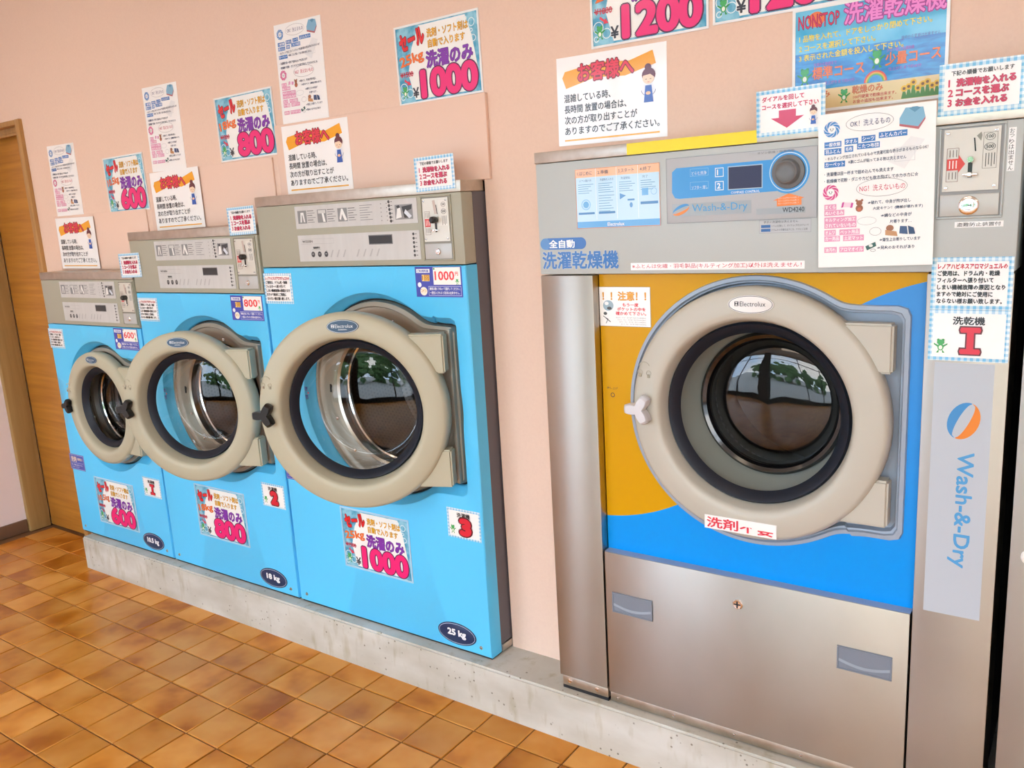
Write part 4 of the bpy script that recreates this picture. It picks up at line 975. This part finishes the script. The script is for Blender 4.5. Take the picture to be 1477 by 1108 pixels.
    s.ell(269, 47, 43, 43, '3c9ae2', 0, 40); s.oval(269, 47, 39, 39, 2, 'c0e0f4', 1, 40)
    s.text('どらむ洗浄', 60, 32, 8, 'e8f4fc', 34, bold=.01, res=1); s.text('ソフター 増し', 60, 62, 8, 'e8f4fc', 36, bold=.01, res=1)
    for k, yy in ((0, 28), (1, 56)): s.frame(56, yy-2, 98, yy+14, .7, '8cc4ec', 1); s.frame(113, yy, 132, yy+19, 1.4, 'f0f8fc', 1); s.text('12'[k], 118, yy+4, 11, 'f0f8fc', bold=.03)
    s.rect(141, 27, 216, 76, 'a8c4dc', 0); s.rect(143, 29, 214, 74, '20204a', 1)
    s.text('COMPASS CONTROL', 148, 79, 5, 'f0f8fc', 62, bold=.02, res=1)
    s.text('オゾン脱臭・除菌搭載', 205, 3, 5, '7a828a', 76, res=1)
    s.rect(13, 99, 192, 126, 'a6b0b8', 0); splitlogo(s, 34, 112, 10, 21, 1.15, 2)
    s.text('Wash-&-Dry', 60, 102, 20, '4aa0d8', 124, bold=.012)
    s.rect(203, 118, 304, 130, 'a6b0b8', 0); s.text('WD4240', 258, 118, 9.5, '3a4048', 44, bold=.015)
    s.poly([(270, 90), (302, 100), (296, 101), (296, 114), (246, 115), (246, 103), (238, 103)], 'f4873a', 1); s.frame(0, 0, 327, 141, .8, '8a929a', 1)
    for k in range(3): s.text('全コース 必ずダイヤルを押して', 249, 97+k*5.4, 3.6, 'fdf0e0', 42, res=1)
    s.build('fascia_print', fa, (D(1.594), yd-.002, 1.324))
    dl = MB(); dl.lathe([(.034, 0), (.033, -.004), (.026, -.006), (.024, -.010), (.0225, -.020), (.020, -.0215), (.017, -.019), (.010, -.0175)], (0, 0, 0), mat('grey dial', (.16, .17, .18), .4), 48, False, True); o = dl.build('dial', fa, (D(1.6995), yd-.0025, 1.3475))
    # lettering on the head
    s = Sheet(130, 28, .130, .028); s.y0 = -.0002
    s.rect(14, 0, 116, 28, '1a66b8', 0); s.ell(14, 14, 14, 14, '4a84c4', 1, 24); s.ell(116, 14, 14, 14, '1a66b8', 0, 24); s.rect(14, 0, 22, 28, '4a84c4', 1)
    s.text('全自動', 26, 5, 19, 'f4f8fa', 72, bold=.03)
    s.build('automatic_decal', root, (D(1.154), yd, 1.2165))
    s = Sheet(212, 42, .210, .041); s.y0 = -.0002; s.text('洗濯乾燥機', 0, 0, 42, '1a6cba', 212, bold=.028, oc='c4ccd2', ow=.03)
    s.build('name_decal', root, (D(1.199), yd, 1.1765))
    s = Sheet(400, 16, .398, .0165, m_paper, .0003); s.text('※ふとんは化繊・羽毛製品(キルティング加工)以外は洗えません！', 4, 2.5, 11.5, 'd0405a', 390, bold=.008, res=1)
    o = s.build('warning_strip', root, (D(1.535), yd, 1.159)); o['label'] = 'white strip with red warning text'
    s = Sheet(108, 27, .107, .027, mat('notice film', (.52, .55, .58), .4), .0003)
    s.text('表示の洗濯物は洗えません', 10, 2, 5, '4a5058', 72, res=1); s.rect(4, 10, 24, 16, '3a6cac', 0); s.rect(4, 18, 24, 24, '3a6cac', 0); s.frame(0, 0, 108, 27, .4, '7a828a', 0)
    s.text('ドラムを回転して、ダイヤルに手をかけないで', 27, 10.5, 4.6, '4a5058', 76, res=1); s.text('ドラムから衣類を出すとき、ケガにご注意', 27, 18.5, 4.6, '4a5058', 74, res=1)
    s.build('small_print', root, (D(1.6925), yd, 1.239))
    coin_unit(root, D(1.975), D(2.083), 1.240, 1.413-.006, yd-.0002, True)
    s = Sheet(12, 75, .0118, .075, m_paper, .0003)
    for i, c_ in enumerate('おつりは出ません'): s.text(c_, 1.6 if c_ != 'つ' else 1.6, 2+i*9.1, 8 if c_ != 'つ' else 6, '383838', 8, bold=.01, res=1)
    s.build('no_change_strip', root, (D(2.0915), yd, 1.358))
    s = Sheet(80, 11, .079, .0105, m_paper, .0003); s.text('盗難防止装置付', 4, 1.6, 7.6, '383838', 72, bold=.005, res=1); s.build('alarm_strip', root, (D(2.0465), yd, 1.229))
    # grey film with the upright logo on the right post
    s = Sheet(102, 520, .102, .520, m_film, .0003); splitlogo(s, 55, 113, 27, 38, .35, 2)
    vs, fs = glyphs('Wash-&-Dry', .018, 3); x0 = min(v[0] for v in vs); x1 = max(v[0] for v in vs); y0 = min(v[1] for v in vs); y1 = max(v[1] for v in vs)
    q = [s.p(74-(v[1]-y0)/(y1-y0)*34*1.0-0+0 if False else 40+(v[1]-y0)/(y1-y0)*36, 176+(v[0]-x0)/(x1-x0)*238, 2) for v in vs]
    for i in range(8): s.mb.add([(a+.0009*math.cos(i*PI/4), b-.00001*i, c_+.0009*math.sin(i*PI/4)) for a, b, c_ in q], fs, P('4a9ed8'))
    o = s.build('logo_film', root, (D(2.0355), yd, .709)); o['label'] = 'grey film with an upright blue logo'
    for k in range(0): pass
    return root
dry = make_dryer('steel and amber washer dryer with an amber and blue front panel')
d2 = copy_tree(dry); d2.location.x += 1.046; d2['label'] = 'second steel washer dryer cut off by the right edge of the picture'
b = MB(); b.lathe([(.016, 0), (.016, -.004), (.013, -.007)], (0, 0, 0), mat('white plastic disc', (.85, .85, .84), .35), 28, False, True); o = b.build('round_disc', d2, (2.165-2.1305, -.0168, .600)); o['label'] = 'white round disc on the post'

# ------------------------------------------------------------------ paper notices
me_cust = sh_customer(); me_ok = sh_okng(); me_steps = sh_steps(); me_soft = sh_softener()
YWL = YW-.0003; YPN = YW-.0118
G1 = 'customer notices above the machines'
on('customer_notice', me_cust, 'notice with a bowing woman above the smallest washer', 'notice', -1.280, YPN, 1.274, G1, .01)
on('customer_notice', me_cust, 'notice with a bowing woman above the middle washer', 'notice', -.548, YPN, 1.412, G1, -.012)
on('customer_notice', me_cust, 'notice with a bowing woman above the largest blue washer', 'notice', .205, YPN, 1.500, G1, 0)
on('customer_notice', me_cust, 'notice with a bowing woman above the left end of the steel dryer', 'notice', 1.232, YWL, 1.558, G1, .01)
G2 = 'tall sheets of washable and unwashable items'
on('washables_sheet', me_ok, 'tall narrow list sheet farthest left, above the smallest washer', 'notice', -1.319, YWL, 1.526, G2, .01)
on('washables_sheet', me_ok, 'tall list sheet above the middle washer, left of the 800 poster', 'notice', -.585, YWL, 1.666, G2, .01)
on('washables_sheet', me_ok, 'tall list sheet left of the 1000 poster on the wall', 'notice', .162, YWL, 1.759, G2, .012)
on('washables_sheet', me_ok, 'large list sheet with a blue shirt taped over the steel dryer controls', 'notice', 1.867, -.0195-.008, 1.304, G2, -.018)
G3 = 'price posters'
p6 = sh_price('600', '10.5kg', '800'); p8 = sh_price('800', '18kg', '1200'); p10 = sh_price('1000', '25kg', '1500'); p12 = sh_price('1200', '27kg', '1800')
on('price_poster', sh_price('600', '10.5kg', '800', .272), 'narrow trimmed price poster reading 600 on the pink wall beside the smallest washer', 'poster', -.878, YWL, 1.490, G3, -.01)
on('price_poster', p8, 'price poster reading 800 above the middle washer', 'poster', -.130, YWL, 1.628, G3, -.012)
on('price_poster', p10, 'price poster reading 1000 above the right end of the largest blue washer', 'poster', .706, YWL, 1.718, G3, -.01)
on('price_poster', p12, '1200 price poster directly above the customer notice over the steel dryer', 'poster', 1.335, YWL, 1.777, G3)
on('price_poster', p12, '1200 price poster whose lower right corner goes behind the sea blue poster', 'poster', 1.642, YWL, 1.781, G3)
F0 = -.0002
def pm_(name, big, kg, old, lab, x, z, w_=.297, h_=.207): on(name, sh_price(big, kg, old, w_, h_, border='a8daf6'), lab, 'poster', x, F0, z, 'price posters')
pm_('price_poster', '600', '10.5kg', '800', 'price sheet reading 600 on the smallest washer, below its door', -1.1325, .181)
pm_('price_poster', '800', '18kg', '1200', 'price sheet reading 800 on the middle washer, below its door', -.4005, .2535)
pm_('price_poster', '1000', '25kg', '1500', 'price sheet reading 1000 on the largest blue washer, below its door', .397, .2885)
G4 = 'three step signs'
on('steps_sign', me_steps, 'small gingham step sign on top of the smallest washer, partly hidden', 'sign', -.760, -.0015, 1.184, None, -.02).location.x
on('steps_sign', me_steps, 'small gingham step sign on top of the middle washer', 'sign', -.077, -.0015, 1.321, None, -.02)
on('steps_sign', me_steps, 'small gingham step sign on top of the largest blue washer', 'sign', .752, -.0015, 1.413, None, -.02)
on('steps_sign', me_steps, 'gingham step sign above the coin slot of the steel dryer', 'sign', 2.039, -.0195, 1.470, None, .0)
on('dial_sign', sh_dial(), 'gingham sign with a red down arrow above the steel dryer dial', 'sign', 1.702, -.0195, 1.466, None, -.01)
on('course_poster', sh_nonstop(), 'sea blue course poster above the steel dryer', 'poster', 1.817, YWL-.001, 1.573, None, -.004)
G5 = 'softener warnings'
on('softener_notice', me_soft, 'small gingham text notice on the smallest washer, upper left', 'notice', -1.4005, F0, .882).scale = (.88, 1, .86)
on('softener_notice', me_soft, 'small gingham text notice on the middle washer, upper left', 'notice', -.6835, F0, 1.019).scale = (.92, 1, .90)
on('softener_notice', me_soft, 'small gingham text notice on the largest blue washer, upper left', 'notice', .0655, F0, 1.101)
on('softener_notice', me_soft, 'gingham text notice on the right post of the steel dryer', 'notice', 2.0395, -.0168+F0, 1.1205)
on('number_sign', sh_number('1', '洗乾機', .135, .098), 'gingham number 1 sign on the steel dryer post', 'sign', 2.0393, -.0168+F0, 1.022)
on('number_sign', sh_number('1', '洗濯機', .120, .082), 'number 1 sign on the smallest washer', 'sign', -.8415, F0, .296)
on('number_sign', sh_number('2', '洗濯機', .119, .086), 'number 2 sign on the middle washer', 'sign', -.085, F0, .376)
on('number_sign', sh_number('3', '洗濯機', .122, .092), 'number 3 sign on the largest blue washer', 'sign', .765, F0, .417)
on('fee_sticker', sh_use('600'), 'blue and white fee sticker reading 600 on the smallest washer', 'sticker', -.864, F0, .899)
on('fee_sticker', sh_use('800'), 'blue and white fee sticker reading 800 on the middle washer', 'sticker', -.1045, F0, 1.0345)
on('fee_sticker', sh_use('1000'), 'blue and white fee sticker reading 1000 on the largest blue washer', 'sticker', .737, F0, 1.122)
on('pocket_caution', sh_caution(), 'yellow titled pocket caution sticker on the amber dryer panel', 'sticker', 1.302, .012+F0, 1.061)
s = Sheet(168, 33, .168, .033, m_paper, .0004); s.text('洗剤不要', 6, 4, 25, 'dc3048', 154, bold=.02); s.rect(84, 2, 167, 15, m_paper, 5); s.rect(112, 14, 126, 31, m_paper, 5); s.rect(126, 14, 167, 18, m_paper, 5)
o = s.build('detergent_sticker', None, (1.6015, -.0320, .569)); o.rotation_euler[1] = .0; tag(o, 'white sticker with red characters at the foot of the dryer door ring', 'sticker')
s = Sheet(40, 40, .034, .034); s.y0 = -.0002; s.oval(20, 26, 7, 7, 2, '2c2c30', 1, 14); s.text('押し上げ', 2, 2, 7, '2c2c30', 36, res=1)
o = s.build('release_mark', dry, (1.262-1.0845, .012, .846))

# planting and a street beyond the shop front, seen only as reflections
for i, x in enumerate((-3.5, -.5, 2.4, 5.5)):
    b = MB(); 
    for k in range(60):
        c = Vector((random.gauss(0, .8), random.gauss(0, .5), abs(random.gauss(1.6, .7)))); r = random.uniform(.25, .5); bm_ = bmesh.new(); bmesh.ops.create_icosphere(bm_, subdivisions=1, radius=r)
        for v in bm_.verts: v.co = v.co*random.uniform(.8, 1.2)+c
        b.bm(bm_, m_leaf)
    t = thing('street_tree', 'leafy street tree outside, facing the %s of the shop window' % ('left end', 'left half', 'right half', 'right end')[i], 'tree', (x, -15+i % 2*2, -ZC-.03), 'street trees outside')
    MB().lathe([(.12, 0), (.09, 1.0)], (0, 0, 0), m_base, 12).build('unused') if False else None
    tk = MB(); tk.loft([[(.12*q*math.cos(2*PI*j/10), .12*q*math.sin(2*PI*j/10), z) for j in range(10)] for q, z in ((1.2, 0), (.9, .8), (.7, 1.6))], m_base); tk.build('trunk', t); b.build('crown', t)

bpy.data.objects.remove(_fo)
